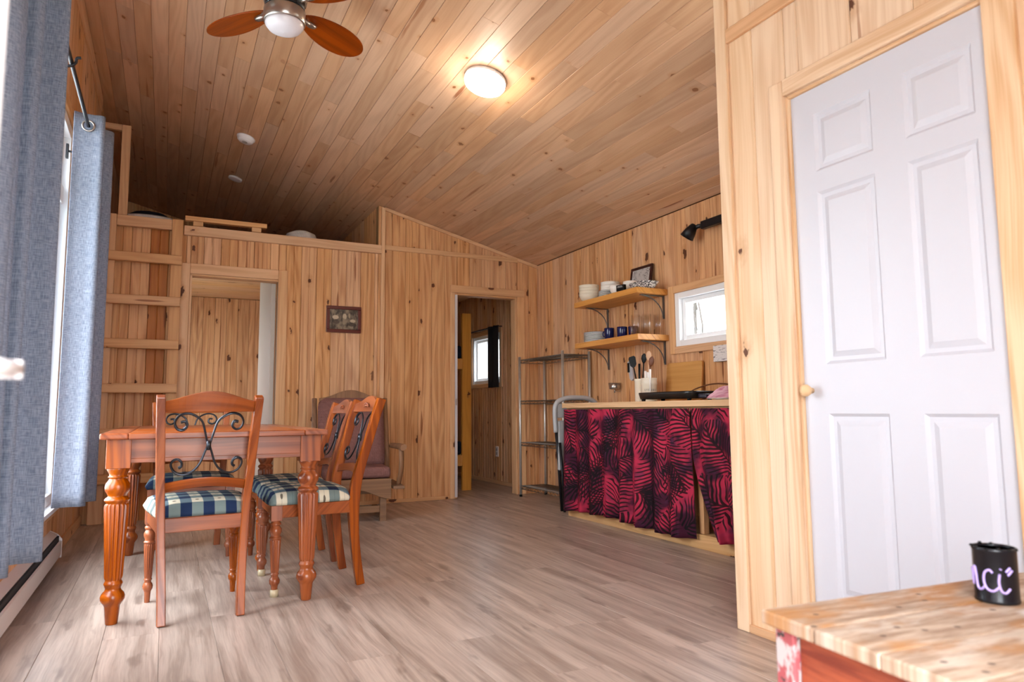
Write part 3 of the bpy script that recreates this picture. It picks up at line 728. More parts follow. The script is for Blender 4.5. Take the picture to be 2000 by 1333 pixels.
def make_chair():
    t = thing('dining_chair', '', 'chair', group=CH_GROUP)
    for s in (-1, 1):
        P = smooth_path(stile_path(s), 3); vs = []; w2 = .0185
        for i, p in enumerate(P):
            a = P[max(i-1, 0)]; b = P[min(i+1, len(P)-1)]; tn = (b-a).normalized(); nn = Vector((0, tn.z, -tn.y)).normalized(); d = .020+.006*math.exp(-((p.z-.40)/.14)**2)
            for ex, ey in ((-1, -1), (1, -1), (1, 1), (-1, 1)): vs.append(p + Vector((ex*w2, 0, 0)) + nn*ey*d)
        n = len(P); fs = [(i*4+k, i*4+(k+1) % 4, (i+1)*4+(k+1) % 4, (i+1)*4+k) for i in range(n-1) for k in range(4)] + [(3, 2, 1, 0), ((n-1)*4, (n-1)*4+1, (n-1)*4+2, (n-1)*4+3)]
        MB().add(vs, fs).obj('back_stile', M_red, t, bevel=.004)
        c = (s*.200, .205, 0)
        mb = MB().lathe(CL, c, 64, flutes=14); mb.box((c[0]-.0245, c[1]-.0245, .335), (c[0]+.0245, c[1]+.0245, .402)); mb.obj('front_leg', M_red, t, bevel=.004)
    # seat frame
    mb = MB(); mb.box((-.19, -.166, .345), (.19, -.144, .402)); mb.box((-.176, .194, .345), (.176, .216, .402))
    for s in (-1, 1): mb.bar((s*.186, -.150, .3735), (s*.206, .182, .3735), .022, .057)
    mb.obj('seat_frame', M_redx, t, bevel=.003)
    # cushion
    nu, nv = 25, 25
    def top(u_, v_, up):
        a, b = u_*2-1, v_*2-1
        f = (1-abs(a)**5)*(1-abs(b)**5); f = max(f, 0)
        yy = -.150 + (b+1)/2*.392; hw = .208+(b+1)/2*.036
        sq = 1-.05*(abs(a)**6*abs(b)**6)
        rim = .018
        if up: return (a*hw*sq, yy*sq, .418+rim*min(1, f*3) + .036*f**.45*(1-.25*(a*a+b*b)/2))
        return (a*hw*sq*.97, yy*sq, .4035)
    mb = MB(); mb.grid(lambda a, b: top(a, b, True), nu, nv)
    o_ = len(mb.v); mb.grid(lambda a, b: top(a, b, False), nu, nv)
    ring = [i for i in range(nu)] + [j*nu+nu-1 for j in range(1, nv)] + [(nv-1)*nu+i for i in range(nu-2, -1, -1)] + [j*nu for j in range(nv-2, 0, -1)]
    for i in range(len(ring)):
        a, b = ring[i], ring[(i+1) % len(ring)]; mb.f.append((a, b, b+o_, a+o_)); mb.sm.append(True)
    mb.obj('seat_cushion', M_plaid, t)
    # crest rail and lower rail, slightly bowed
    def rail(z0f, z1f, th, name, mat, n=14):
        vs = []
        for i in range(n+1):
            f = i/n*2-1; zz = (z0f(f)+z1f(f))/2
            for z in (z0f(f), z1f(f)):
                hw, by = back_at(max(min(z, .88), 0)); x_ = f*(hw-.017); bow = -.018*(1-f*f)
                vs += [(x_, by+bow-th/2, z), (x_, by+bow+th/2, z)]
        fs = []
        for i in range(n):
            o = i*4; q = o+4; fs += [(o, q, q+1, o+1), (o+2, o+3, q+3, q+2), (o, o+2, q+2, q), (o+1, q+1, q+3, o+3)]
        fs += [(0, 1, 3, 2), (n*4, n*4+2, n*4+3, n*4+1)]
        return MB().add(vs, fs).obj(name, mat, t, bevel=.003)
    cr = rail(lambda f: .822, lambda f: .866+.038*math.cos(f*PI/2)**1.5, .022, 'crest_rail', M_redx)
    mb = MB()
    for i in range(9):
        an = PI*i/8; mb.lathe([(0, .006), (.004, .005), (.006, 0)], (.026*math.cos(an)*(1.3), -.270, .850+.016*math.sin(an)), 8, Matrix.Rotation(-PI/2+.3, 4, 'X'))
    for k in range(3): mb.lathe([(0, .006), (.004, .005), (.006, 0)], ((k-1)*.014, -.271, .853), 8, Matrix.Rotation(-PI/2+.3, 4, 'X'))
    mb.obj('carving', M_redx, cr)
    rail(lambda f: .505+.018*math.cos(f*PI/2), lambda f: .543+.018*math.cos(f*PI/2), .020, 'lower_rail', M_redx)
    mb = MB(); tp, bt = scroll_pts()
    for s in (-1, 1):
        for pts in (tp, bt):
            pp = smooth_path([(s*p[0]*1.03+s*-.004, 0, .690+p[1]*.97) for p in pts], 5)
            pp = [Vector((p.x, back_at(p.z)[1]-.012*(1-(p.x/.18)**2), p.z)) for p in pp]
            mb.tube(pp, [.0034+.0008*min(1, i/20) for i in range(len(pp))], 8, flat=1.5)
    mb.tube([(0, back_at(.68)[1]-.012, .672), (0, back_at(.70)[1]-.012, .708)], .011, 10)
    mb.obj('iron_scroll', M_iron, t)
    return t
chair = make_chair()
chair.location = (.148, 3.285, 0); chair.rotation_euler = (0, 0, math.radians(3.4)); chair.scale = (.87, 1.03, 1)
chair['label'] = 'dining chair nearest the camera, its scrolled back turned towards us'
cB = dup(chair, (.668, 3.545, 0), PI/2, 'dining chair on the right side of the table, nearer one with clear foot caps', CH_GROUP, (1.12, .98, .995))
cC = dup(chair, (.672, 4.105, 0), PI/2, 'dining chair on the right side of the table, the farther one, partly hidden', CH_GROUP, (1.08, .98, .985))
cD = dup(chair, (.155, 4.57, 0), PI, 'dining chair at the far end of the table, facing the camera', CH_GROUP, (1.0, 1.03, .995))
for s in (-1, 1):
    MB().lathe([(0, .019), (.03, .0185), (.032, .014)], (s*.200, .205, -.0005), 20).obj('foot_cap', plain('clear_cap', '#b9a888', .25), cB, label='pale translucent plastic foot cap')

# ------------------------------------------------------------------ glider rocking chair
t = thing('rocking_chair', 'rustic wooden glider rocking chair with mauve cushions by the back wall', 'chair', (1.33, 5.42, 0), math.radians(-7.5))
smooth_box((-.25, -.27, .318), (.25, .16, .402), 'seat_cushion', M_mauve, t, .028)
def bc(u_, v_, f):
    a, b = u_*2-1, v_; z = .385+.545*b; y_ = .10+.17*b; e = (1-abs(a)**6)*(1-abs(2*b-1)**8)
    return (a*.262*(1-.04*abs(2*b-1)**8), y_-(.058 if f else -.02)*max(e, 0)**.5, z - (0 if abs(a) < .8 else (abs(a)-.8)*.15*(b > .9)))
mb = MB().grid(lambda a, b: bc(a, b, True), 21, 25).grid(lambda a, b: bc(a, b, False), 21, 25); mb.obj('back_cushion', M_mauve, t)
mb = MB(); P_ = []
for i in range(21): f = i/10-1; P_.append((f*.25, .20+.035*math.cos(f*PI)))
mb.prism([(-.25, .316)] + P_ + [(.25, .316)], (0, -.285, 0), (1, 0, 0), (0, 0, 1), (0, -1, 0), .028); mb.obj('apron', M_rusticx, t, bevel=.003)
for s in (-1, 1):
    MB().tube([(s*.285, .15, .20), (s*.285, .19, .5), (s*.285, .31, .925)], [.022, .024, .020], 10).obj('back_post', M_rustic, t)
    MB().tube(smooth_path([(s*.335, -.31, .545), (s*.335, -.1, .545), (s*.325, .2, .54)], 4), [.028, .028, .027, .026, .026, .025, .024, .024, .022], 12, flat=.75).obj('arm', M_rustic, t)
    MB().tube(smooth_path([(s*.315, -.20, .26), (s*.328, -.235, .36), (s*.332, -.235, .45), (s*.332, -.215, .53)], 4), .022, 10, flat=.8).obj('arm_support', M_rustic, t)
    MB().bar((s*.30, -.33, .252), (s*.30, .2, .252), .085, .022).obj('side_rail', M_rusticx, t, bevel=.003)
    MB().box((s*.195-.024, -.285+.03, 0), (s*.195+.024, -.285+.075, .19)).box((s*.195-.022, -.21, .02), (s*.195+.022, .22, .065)).obj('foot', M_rusticx, t, bevel=.003)
MB().box((-.171, -.24, .065), (.171, -.215, .115)).box((-.25, -.2, .20), (.25, .18, .30)).obj('base', M_rusticx, t, bevel=.003)
P_ = [(-.25, .905)]
for i in range(21): f = i/10-1; P_.append((f*.25, .93+.065*(.5+.5*math.cos(f*PI))))
MB().prism(P_ + [(.25, .905)], (0, .275, 0), (1, 0, 0), (0, 0, 1), (0, -1, 0), .025).obj('crest', M_rustic, t, bevel=.004)

# ------------------------------------------------------------------ framed picture on the back wall
def mat_photo():
    tt = NT('sepia_photograph', .35); P, x, y, z = tt.pos()
    n1 = tt.noise(tt.xyz(tt.math('MULTIPLY', x, 60), tt.math('MULTIPLY', z, 22)), 1, 4, .6); n2 = tt.noise(P, 26, 3)
    g = tt.ss(tt.math('ADD', tt.math('MULTIPLY', n1, .6), tt.math('MULTIPLY', n2, .5)), .42, .72)
    c = tt.mix(g, lin('#2c1f18'), lin('#8a7a66'))
    for cx, cz, sx, sz, col in ((1.318, 1.650, .028, .018, '#c8b59c'), (1.398, 1.660, .017, .026, '#c4b196'), (1.392, 1.615, .012, .030, '#8f7f6a'), (1.470, 1.622, .024, .014, '#c2ae94'), (1.325, 1.610, .026, .020, '#45332a'), (1.462, 1.590, .028, .018, '#3a2a20'), (1.440, 1.668, .008, .022, '#a3927a')):
        e = tt.math('ADD', tt.math('POWER', tt.math('DIVIDE', tt.math('SUBTRACT', x, cx), sx), 2), tt.math('POWER', tt.math('DIVIDE', tt.math('SUBTRACT', z, cz), sz), 2))
        c = tt.mix(tt.math('MULTIPLY', tt.ss(e, .7, 1.3, True), .85), c, lin(col))
    tt.color(c); return tt.m
M_frame = plain('mahogany_frame', '#57170d', .3)
t = thing('framed_photograph', 'small dark red framed sepia photograph hanging on the back wall', 'picture')
mb = MB(); x0, x1, z0, z1 = 1.237, 1.545, 1.514, 1.751; fw = .030
for a in (((x0, z0), (x1, z0+fw)), ((x0, z1-fw), (x1, z1)), ((x0, z0+fw), (x0+fw, z1-fw)), ((x1-fw, z0+fw), (x1, z1-fw))):
    mb.box((a[0][0], BW-.022, a[0][1]), (a[1][0], BW-.001, a[1][1]))
mb.obj('frame', M_frame, t, bevel=.004)
MB().box((x0+fw, BW-.012, z0+fw), (x1-fw, BW-.004, z1-fw)).obj('print', mat_photo(), t)

# ------------------------------------------------------------------ kitchen counter
t = thing('kitchen_worktop', 'pale wooden kitchen worktop above the red palm curtain', 'worktop')
for i in range(4): MB().box((2.800+.140*i, 2.002, .832), (2.9395+.140*i, 4.712, .870)).obj('plank', M_counter, t, bevel=.002)
t = thing('counter_frame', 'pale lumber base frame under the worktop behind the red curtain', 'cabinet')
MB().box((2.837, 2.01, 0), (2.875, 4.70, .085)).obj('plinth', M_counter, t, bevel=.003)
MB().box((2.876, 2.01, .066), (3.345, 4.70, .084)).obj('shelf', M_counter, t)
MB().box((2.840, 2.01, .800), (2.865, 4.708, .831)).obj('rail', M_counter, t, bevel=.002)
for yy in (3.19, 4.62): MB().box((2.85, yy, .086), (2.89, yy+.04, .799)).obj('post', M_lumberz, t, bevel=.003)
MB().box((3.30, 2.01, .085), (3.345, 4.68, .70)).obj('back_panel', M_lumberz, t)
for yy in (2.9, 3.42, 4.31):
    MB().tube([(2.803, yy, .812), (2.799, yy, .806), (2.801, yy, .797)], .0022, 6).obj('screw_eye', M_white, t)
def red_curtain(name, label, ya, yb, folds, hem, pull=None, seed=0):
    rnd = random.Random(seed); ph = [rnd.uniform(0, 6.28) for _ in range(6)]
    def fn(u_, v_):
        y_ = ya+(yb-ya)*u_
        if pull: y_ += pull*max(0, v_-.35)**1.4*max(0, 1-3.0*u_)
        amp = .008+.018*v_**.7
        x_ = 2.784 - amp*math.sin(folds*2*PI*u_+ph[0]+.6*math.sin(4*u_+ph[1])) - .5*amp*math.sin(folds*.43*2*PI*u_+ph[2]+v_) - .006*v_*math.sin(folds*3.1*2*PI*u_+ph[3])
        z = .822-(.822-hem-.010*math.sin(7*u_+ph[4]))*v_
        return (x_, y_, z)
    o = MB().grid(fn, 260, 34).obj(name, M_palm, solid=.002); tag(o, label, 'curtain'); return o
red_curtain('palm_curtain', 'wide red curtain with black palm fronds, covering the left of the counter', 4.66, 3.215, 8, .062, seed=2)
red_curtain('palm_curtain', 'red palm-print curtain drawn aside, right end of the counter by the door wall', 3.205, 2.05, 6, .085, pull=-.34, seed=5)

# ------------------------------------------------------------------ wall shelves with brackets
def wall_shelf(z, label):
    t = thing('wall_shelf', label, 'shelf', (0, 0, 0), group='wooden wall shelves')
    MB().box((3.072, 4.07, z-.044), (KW-.001, 4.945, z)).obj('board', M_shelf, t, bevel=.003)
    zz = z-.045
    for yy in (4.86, 4.12):
        mb = MB().box((KW-.006, yy-.009, zz-.175), (KW-.001, yy+.009, zz-.001)).box((3.14, yy-.009, zz-.006), (KW-.007, yy+.009, zz-.001))
        mb.tube(arc((3.155, yy, zz-.165), .195, 0, PI/2, 12, (1, 0, 0), (0, 0, .82)), .0045, 6)
        mb.obj('bracket', M_bracket, t)
wall_shelf(1.719, 'upper wooden wall shelf holding bowls and a framed print')
wall_shelf(1.372, 'lower wooden wall shelf holding plates, mugs and glasses')

# crockery
def bowl(r, h, mat, name='bowl'):
    return MB().lathe([(0, 0), (0, r*.5), (.006, r*.55), (h*.35, r*.82), (h*.75, r*.97), (h, r), (h, r-.004), (h*.7, r*.9), (h*.3, r*.7), (.008, .0)], (0, 0, 0), 28).obj(name, mat)
def stack(proto, locs, labels, group, cat):
    for i, (l, lb) in enumerate(zip(locs, labels)):
        o = proto if i == 0 else proto.copy()
        if i: COL.objects.link(o)
        o.location = l; tag(o, lb, cat, group)
S1, S2 = 1.7195, 1.3725
stack(bowl(.086, .068, M_cream), [(3.165, 4.85, S1+.024*i) for i in range(4)],
      ['cream bowl at the %s of the front stack, left end of the upper shelf' % k for k in ('bottom', 'second level', 'third level', 'top')], 'cream bowls on the upper shelf', 'bowl')
stack(bowl(.080, .07, M_china), [(3.270, 4.690, S1+.026*i) for i in range(4)],
      ['white bowl at the %s of the rear stack beside the wall, upper shelf' % k for k in ('bottom', 'second level', 'third level', 'top')], 'white bowls on the upper shelf', 'bowl')
def striped_plate(r, h=.012, rim='#1f2333', name='plate'):
    o = MB().lathe([(0, 0), (0, r*.6), (.003, r*.66), (h-.002, r), (h, r*.995), (.005, r*.7), (.003, 0)], (0, 0, 0), 32).obj(name, M_china)
    MB().tube([(r*math.cos(a), r*math.sin(a), h) for a in [2*PI*i/32 for i in range(32)]], .0022, 4, closed=True).obj('rim', plain('dark_rim', rim, .3), o)
    return o
def stack_tree(proto, locs, labels, group, cat):
    for i, (l, lb) in enumerate(zip(locs, labels)):
        o = proto if i == 0 else copy_tree(proto); o.location = l; tag(o, lb, cat, group)
ORD = ['bottom', 'second', 'third', 'fourth', 'fifth', 'sixth', 'seventh']
stack_tree(striped_plate(.062), [(3.165, 4.600, S1+.0105*i) for i in range(5)],
           ['small dark-rimmed saucer, %s of the stack on the upper shelf' % (ORD[i]+' from below' if i else 'bottom') for i in range(5)], 'small dark-rimmed saucers', 'saucer')
stack_tree(striped_plate(.108, .013), [(3.195, 4.79, S2+.0115*i) for i in range(7)],
           ['white dinner plate, %s of the stack on the lower shelf' % (ORD[i]+' from below' if i else 'bottom') for i in range(7)], 'white plates on the lower shelf', 'plate')
o = bowl(.056, .075, M_china, 'small_bowl'); o.location = (3.165, 4.455, S1); tag(o, 'small white bowl, left of the two in the middle of the upper shelf', 'bowl', 'small white bowls')
o = o.copy(); COL.objects.link(o); o.location = (3.225, 4.35, S1); o.scale = (1.05, 1.05, 1.25); tag(o, 'taller white bowl behind the small black block on the upper shelf', 'bowl', 'small white bowls')
t = thing('black_block', 'small black block with pale lines of writing on the upper shelf', 'ornament', (3.10, 4.30, S1+.003), math.radians(12))
MB().bar((0, -.038, .012), (0, .038, .012), .03, .022).box((-.013, -.040, .0), (.013, .040, .048)).obj('block', M_blackp, t, bevel=.002)
mb = MB()
for k, zz in enumerate((.012, .020, .028, .036)): mb.box((-.0145, -.034+.004*k, zz), (-.0132, .034-.003*k, zz+.0022))
mb.obj('lettering', M_white, t)
def mat_speckle():
    tt = NT('black_white_pattern', .5); P, x, y, z = tt.pos(); v = tt.vor(P, 190, 'F1', '3D')
    sp = tt.n('ShaderNodeSeparateColor'); tt.t.links.new(v.outputs['Color'], sp.inputs[0]); tt.color(tt.mix(tt.ss(sp.outputs[0], .45, .5), lin('#e6e0da'), lin('#26242a'))); return tt.m
t = thing('patterned_dish', 'shallow black and white patterned dish at the right end of the upper shelf', 'dish', (3.19, 4.14, S1))
def dish(u_, v_):
    a = u_*2*PI; k = [(.0, .0), (.62, .0), (.75, .008), (.95, .040), (1.0, .046), (.97, .046), (.9, .036), (.7, .010), (.0, .009)][round(v_*8)]
    ca, sa = math.cos(a), math.sin(a); q = (abs(ca)**3.5+abs(sa)**3.5)**(-1/3.5)
    return (ca*q*k[0]*.085, sa*q*k[0]*.118, k[1])
MB().grid(dish, 41, 9).obj('dish_body', mat_speckle(), t)
def mat_sketch():
    tt = NT('printed_sketch', .5); P, x, y, z = tt.pos()
    n = tt.noise(tt.xyz(tt.math('MULTIPLY', y, 120), tt.math('MULTIPLY', z, 90)), 1, 3)
    m_ = tt.ss(tt.noise(tt.xyz(y, z), 18, 2), .45, .6)
    tt.color(tt.mix(tt.math('MULTIPLY', tt.ss(n, .50, .58), m_), lin('#b9b2b0'), lin('#453c3c'))); return tt.m
t = thing('leaning_picture', 'dark framed pale sketch leaning on the wall above the upper shelf', 'picture', (3.30, 4.34, S1+.002))
t.rotation_euler = (0, math.radians(9), 0)
mb = MB(); w_, h_, f_ = .135, .225, .022
for a, b, c, d in ((-w_, w_, 0, f_), (-w_, w_, h_-f_, h_), (-w_, -w_+f_, f_, h_-f_), (w_-f_, w_, f_, h_-f_)): mb.box((-.008, a, c), (.010, b, d))
mb.obj('frame', plain('dark_cherry', '#35100f', .3), t, bevel=.003)
MB().box((-.003, -w_+f_, f_), (.004, w_-f_, h_-f_)).obj('print', mat_sketch(), t)
# mugs
def mug():
    t = thing('mug', '', 'mug', group='navy mugs on the lower shelf')
    MB().lathe([(0, 0), (0, .034), (.004, .038), (.085, .041), (.088, .040), (.086, .037), (.008, .034), (.006, 0)], (0, 0, 0), 28).obj('cup', M_navy, t)
    MB().tube(arc((0, .040, .046), .024, -PI/2*1.1, PI/2*1.1, 12, (0, 1, 0), (0, 0, 1)), .005, 8).obj('handle', M_navy, t); return t
m = mug(); m.location = (3.130, 4.515, S2); m.rotation_euler = (0, 0, .3); m['label'] = 'navy mug, the left one beside the plates'
dup(m, (3.175, 4.405, S2), -1.2, 'navy mug, the middle one of the row of three'); dup(m, (3.240, 4.345, S2), -.9, 'navy mug, the right one beside the short tumbler')
def tumbler(r, h):
    return MB().lathe([(0, 0), (0, r*.86), (h, r), (h, r-.003), (.012, r*.8), (.010, 0)], (0, 0, 0), 24).obj('glass', M_glass)
o = tumbler(.034, .085); o.name = 'short_tumbler'; o.location = (3.165, 4.235, S2); tag(o, 'short clear tumbler between the navy mugs and tall glasses', 'glass')
o = tumbler(.034, .150); o.name = 'tall_glass'; o.location = (3.135, 4.175, S2); tag(o, 'tall clear glass next to the short tumbler', 'glass', 'tall clear glasses')
for l, lb in (((3.240, 4.200, S2), 'tall clear glass behind the others beside the wall, lower shelf'), ((3.185, 4.105, S2), 'tall clear glass in the middle of the tall group, lower shelf'), ((3.280, 4.095, S2), 'tall clear glass nearest the right shelf end')):
    c = o.copy(); COL.objects.link(c); c.location = l; tag(c, lb, 'glass', 'tall clear glasses')

# ------------------------------------------------------------------ things on the counter
CZ = .8705
t = thing('narrow_canister', 'narrow cream canister holding black utensils on the worktop', 'canister', (3.150, 4.165, CZ))
MB().lathe([(0, 0), (0, .036), (.01, .038), (.155, .038), (.160, .041), (.172, .041), (.172, .036), (.02, .033), (.018, 0)], (0, 0, 0), 28).obj('jar', M_cream, t)
t = thing('utensil_crock', 'wide cream crock with faint lettering holding wooden utensils', 'crock', (3.150, 4.055, CZ))
MB().lathe([(0, 0), (0, .054), (.008, .057), (.125, .057), (.130, .060), (.140, .058), (.145, .057), (.168, .058), (.172, .060), (.174, .054), (.02, .05), (.018, 0)], (0, 0, 0), 32).obj('jar', M_cream, t)
def text_on(parent, txt, loc, rot, size, mat, ext=.0006, name='lettering', wrap=None, fontw=1, bevel=0):
    cu = bpy.data.curves.new(name, 'FONT'); cu.body = txt; cu.size = size; cu.extrude = ext; cu.align_x = 'CENTER'; cu.align_y = 'CENTER'; cu.resolution_u = 2
    cu.offset = bevel
    tmp = bpy.data.objects.new('tmp', cu); COL.objects.link(tmp)
    dg = bpy.context.evaluated_depsgraph_get(); me = bpy.data.meshes.new_from_object(tmp.evaluated_get(dg)); bpy.data.objects.remove(tmp)
    if wrap:
        r, = wrap
        for v in me.vertices:
            a = v.co.x/r; rr = r+v.co.z; v.co = Vector((rr*math.sin(a), -rr*math.cos(a), v.co.y))
    me.materials.append(mat); o = bpy.data.objects.new(name, me); COL.objects.link(o); o.parent = parent; o.location = loc; o.rotation_euler = rot; return o
text_on(t, 'UTENSILS', (0, 0, .085), (0, 0, math.radians(-28)), .022, plain('grey_print', '#8a8378', .5), wrap=(.0575,))
def utensil(name, label, base, tip, kind, mat):
    t = thing(name, label, 'utensil'); b, p = Vector(base), Vector(tip); d = (p-b).normalized()
    if kind == 'rod': MB().tube([b, b.lerp(p, .5), p], [.005, .007, .009], 10).obj('handle', mat, t); return t
    q = p - d*.075
    MB().tube([b, q], .0045, 8).obj('handle', mat, t)
    side = d.cross(Vector((-.85, -.5, 0))).normalized(); nn = side.cross(d).normalized()
    if kind == 'spoon':
        M_ = Matrix((side, nn, d)).transposed().to_4x4(); MB().lathe([(0, .004), (.012, .014), (.035, .022), (.058, .019), (.072, .008), (.076, 0)], q, 18, M_, squash=(1, .3)).obj('bowl_end', mat, t)
    else:
        pl = [(-.010, 0), (-.026, .02), (-.029, .075), (-.02, .088), (.02, .088), (.029, .075), (.026, .02), (.010, 0)]
        MB().prism(pl, q, side, d, nn, .004).obj('blade', mat, t, bevel=.001)
    return t
M_spoon = plain('spoon_wood', '#6b3a1c', .5); M_pspoon = plain('pale_spoon_wood', '#cfa684', .5)
utensil('black_spatula', 'black slotted spatula leaning out of the narrow canister', (3.15, 4.165, CZ+.03), (3.15, 4.255, CZ+.335), 'spatula', M_blackp)
utensil('black_ladle', 'black spoon with round head standing tallest in the narrow canister', (3.155, 4.15, CZ+.03), (3.16, 4.115, CZ+.36), 'spoon', M_blackp)
utensil('black_tongs', 'thick black handle rising straight from the narrow canister', (3.14, 4.16, CZ+.03), (3.14, 4.150, CZ+.285), 'rod', M_blackp)
utensil('wooden_spoon', 'pale wooden spoon standing up in the wide crock', (3.155, 4.07, CZ+.03), (3.165, 4.068, CZ+.375), 'spoon', M_pspoon)
utensil('dark_wooden_spoon', 'dark brown wooden spoon leaning in the wide crock', (3.13, 4.08, CZ+.03), (3.155, 4.015, CZ+.33), 'spoon', M_spoon)
for i, (yy, h) in enumerate(((4.065, .225), (4.035, .215), (4.010, .235))):
    utensil('table_utensil', ['short pale handle at the left of the crock rim', 'short pale handle at the middle of the crock rim', 'short pale handle at the right of the crock rim'][i], (3.125, yy, CZ+.03), (3.118, yy-.012, CZ+h), 'rod', M_china)
t = thing('cutting_board', 'rounded wooden cutting board leaning against the kitchen wall', 'cutting board', (3.318, 3.885, CZ+.001)); t.rotation_euler = (0, math.radians(5), 0)
pl = []
for cx, cz, a0 in ((.17, .265, 0), (-.17, .265, PI/2), (-.17, .02, PI), (.17, .02, 1.5*PI)):
    for k in range(5): a = a0+k*PI/8; pl.append((cx+.02*math.cos(a), cz+.02*math.sin(a)))
MB().prism(pl, (-.008, 0, 0), (0, 1, 0), (0, 0, 1), (-1, 0, 0), .018).obj('board', M_board, t, bevel=.003)
t = thing('electric_griddle', 'low black electric griddle on short feet on the worktop', 'griddle', (3.06, 3.66, CZ))
mb = MB(); 
def tray(u_, v_):
    prof = [(0, .018), (.93, .018), (.95, .016), (1.0, .050), (1.0, .062), (.97, .062), (.93, .050), (0, .050)][round(v_*7)]
    a = u_*2*PI; ca, sa = math.cos(a), math.sin(a); q = (abs(ca)**6+abs(sa)**6)**(-1/6)
    return (ca*q*prof[0]*.125, sa*q*prof[0]*.285, prof[1])
mb.grid(tray, 49, 8); mb.obj('pan', plain('griddle_black', '#15191c', .28), t)
for sx in (-1, 1):
    for sy in (-1, 1): MB().lathe([(0, .012), (.02, .016)], (sx*.085, sy*.235, 0), 12).obj('foot', M_blackp, t)
MB().box((-.06, -.36, .014), (.05, -.283, .042)).obj('control', plain('dark_navy_plastic', '#191726', .3), t, bevel=.008, seg=3)
o = MB().tube(smooth_path([(3.20, 3.70, CZ+.052), (3.21, 3.62, CZ+.085), (3.22, 3.50, CZ+.108), (3.22, 3.38, CZ+.108), (3.22, 3.27, CZ+.085), (3.21, 3.20, CZ+.02), (3.21, 3.02, CZ+.008)], 6), .0048, 8).obj('power_cord', M_spoon)
tag(o, 'dark power cord arching above the griddle', 'cord')
o = MB().lathe([(0, 0), (0, .07), (.004, .075), (.010, .125), (.012, .124), (.006, .075), (.005, 0)], (3.02, 3.13, CZ), 32).obj('white_platter', M_china); tag(o, 'white platter under the pink towel at the right of the worktop', 'platter')
def towel(u_, v_):
    a = u_*2*PI; r = .115*v_; h = .062*(1-v_**2.2)
    return (3.03+r*math.cos(a)*(1+.12*math.sin(5*a)), 3.13+r*1.35*math.sin(a)*(1+.1*math.sin(4*a+1)), CZ+.014+max(0, h+.012*math.sin(7*a+6*v_)*v_*(1-v_)*2+.008*math.sin(11*a-9*v_)*(1-v_)))
o = MB().grid(towel, 61, 16).obj('pink_towel', M_pink, solid=.003); tag(o, 'crumpled pink and white towel on the worktop beside the griddle', 'towel')
# things on the kitchen wall
t = thing('wall_lighter', 'pale grey hanging utensil with a black inset on the kitchen wall', 'utensil')
MB().prism([(4.505, 1.06), (4.525, 1.045), (4.55, 1.06), (4.578, 1.19), (4.570, 1.205), (4.525, 1.205), (4.512, 1.195)], (KW-.02, 0, 0), (0, 1, 0), (0, 0, 1), (-1, 0, 0), .018).obj('body', plain('pale_grey', '#bdbcbe', .4), t, bevel=.003)
MB().box((KW-.024, 4.545, 1.115), (KW-.0195, 4.572, 1.192)).obj('inset', M_blackp, t, bevel=.002)
t = thing('metal_cup_holder', 'small shiny metal cup holder fixed to the kitchen wall', 'cup holder')
MB().lathe([(0, 0), (0, .040), (.004, .043), (.050, .048), (.050, .045), (.006, .040), (.004, 0)], (KW-.055, 4.71, .985), 28).obj('cup', M_steel, t)
MB().tube([(KW-.055, 4.71, .985), (KW-.055, 4.71, .955)], .005, 8).bar((KW-.052, 4.71, .968), (KW-.001, 4.71, .968), .01, .004).obj('stem', M_steel, t)
def mat_distress():
    tt = NT('distressed_white', .6); P, x, y, z = tt.pos(); n = tt.noise(tt.xyz(tt.math('MULTIPLY', y, 22), tt.math('MULTIPLY', z, 130)), 1, 3)
    tt.color(tt.mix(tt.ss(n, .58, .64), lin('#ddd6d2'), lin('#5a5058'))); return tt.m
o = MB().box((KW-.035, 3.36, 1.135), (KW-.001, 3.575, 1.245)).obj('white_wood_block', mat_distress(), bevel=.003); tag(o, 'white distressed wooden block on the wall under the kitchen window', 'plaque')
# spot lamp
t = thing('spot_lamp', 'black spot lamp on a wall bar above the kitchen window', 'lamp')
MB().box((KW-.085, 3.05, 2.06), (KW-.045, 3.60, 2.115)).obj('bar', M_black, t, bevel=.004)
MB().box((KW-.046, 3.20, 2.055), (KW-.001, 3.34, 2.12)).obj('wall_plate', M_black, t, bevel=.004)
MB().tube([(KW-.065, 3.585, 2.085), (KW-.075, 3.635, 2.09), (KW-.09, 3.66, 2.075)], .016, 12).obj('joint', M_black, t)
d_ = Vector((-.35, .42, -.80)).normalized(); sd = d_.orthogonal().normalized(); M_ = Matrix((sd, d_.cross(sd), d_)).transposed().to_4x4()
MB().lathe([(0, .0), (.0, .018), (.01, .026), (.05, .040), (.105, .050), (.105, .046), (.05, .036), (.02, .0)], (KW-.085, 3.655, 2.105), 28, M_).obj('shade', M_black, t)

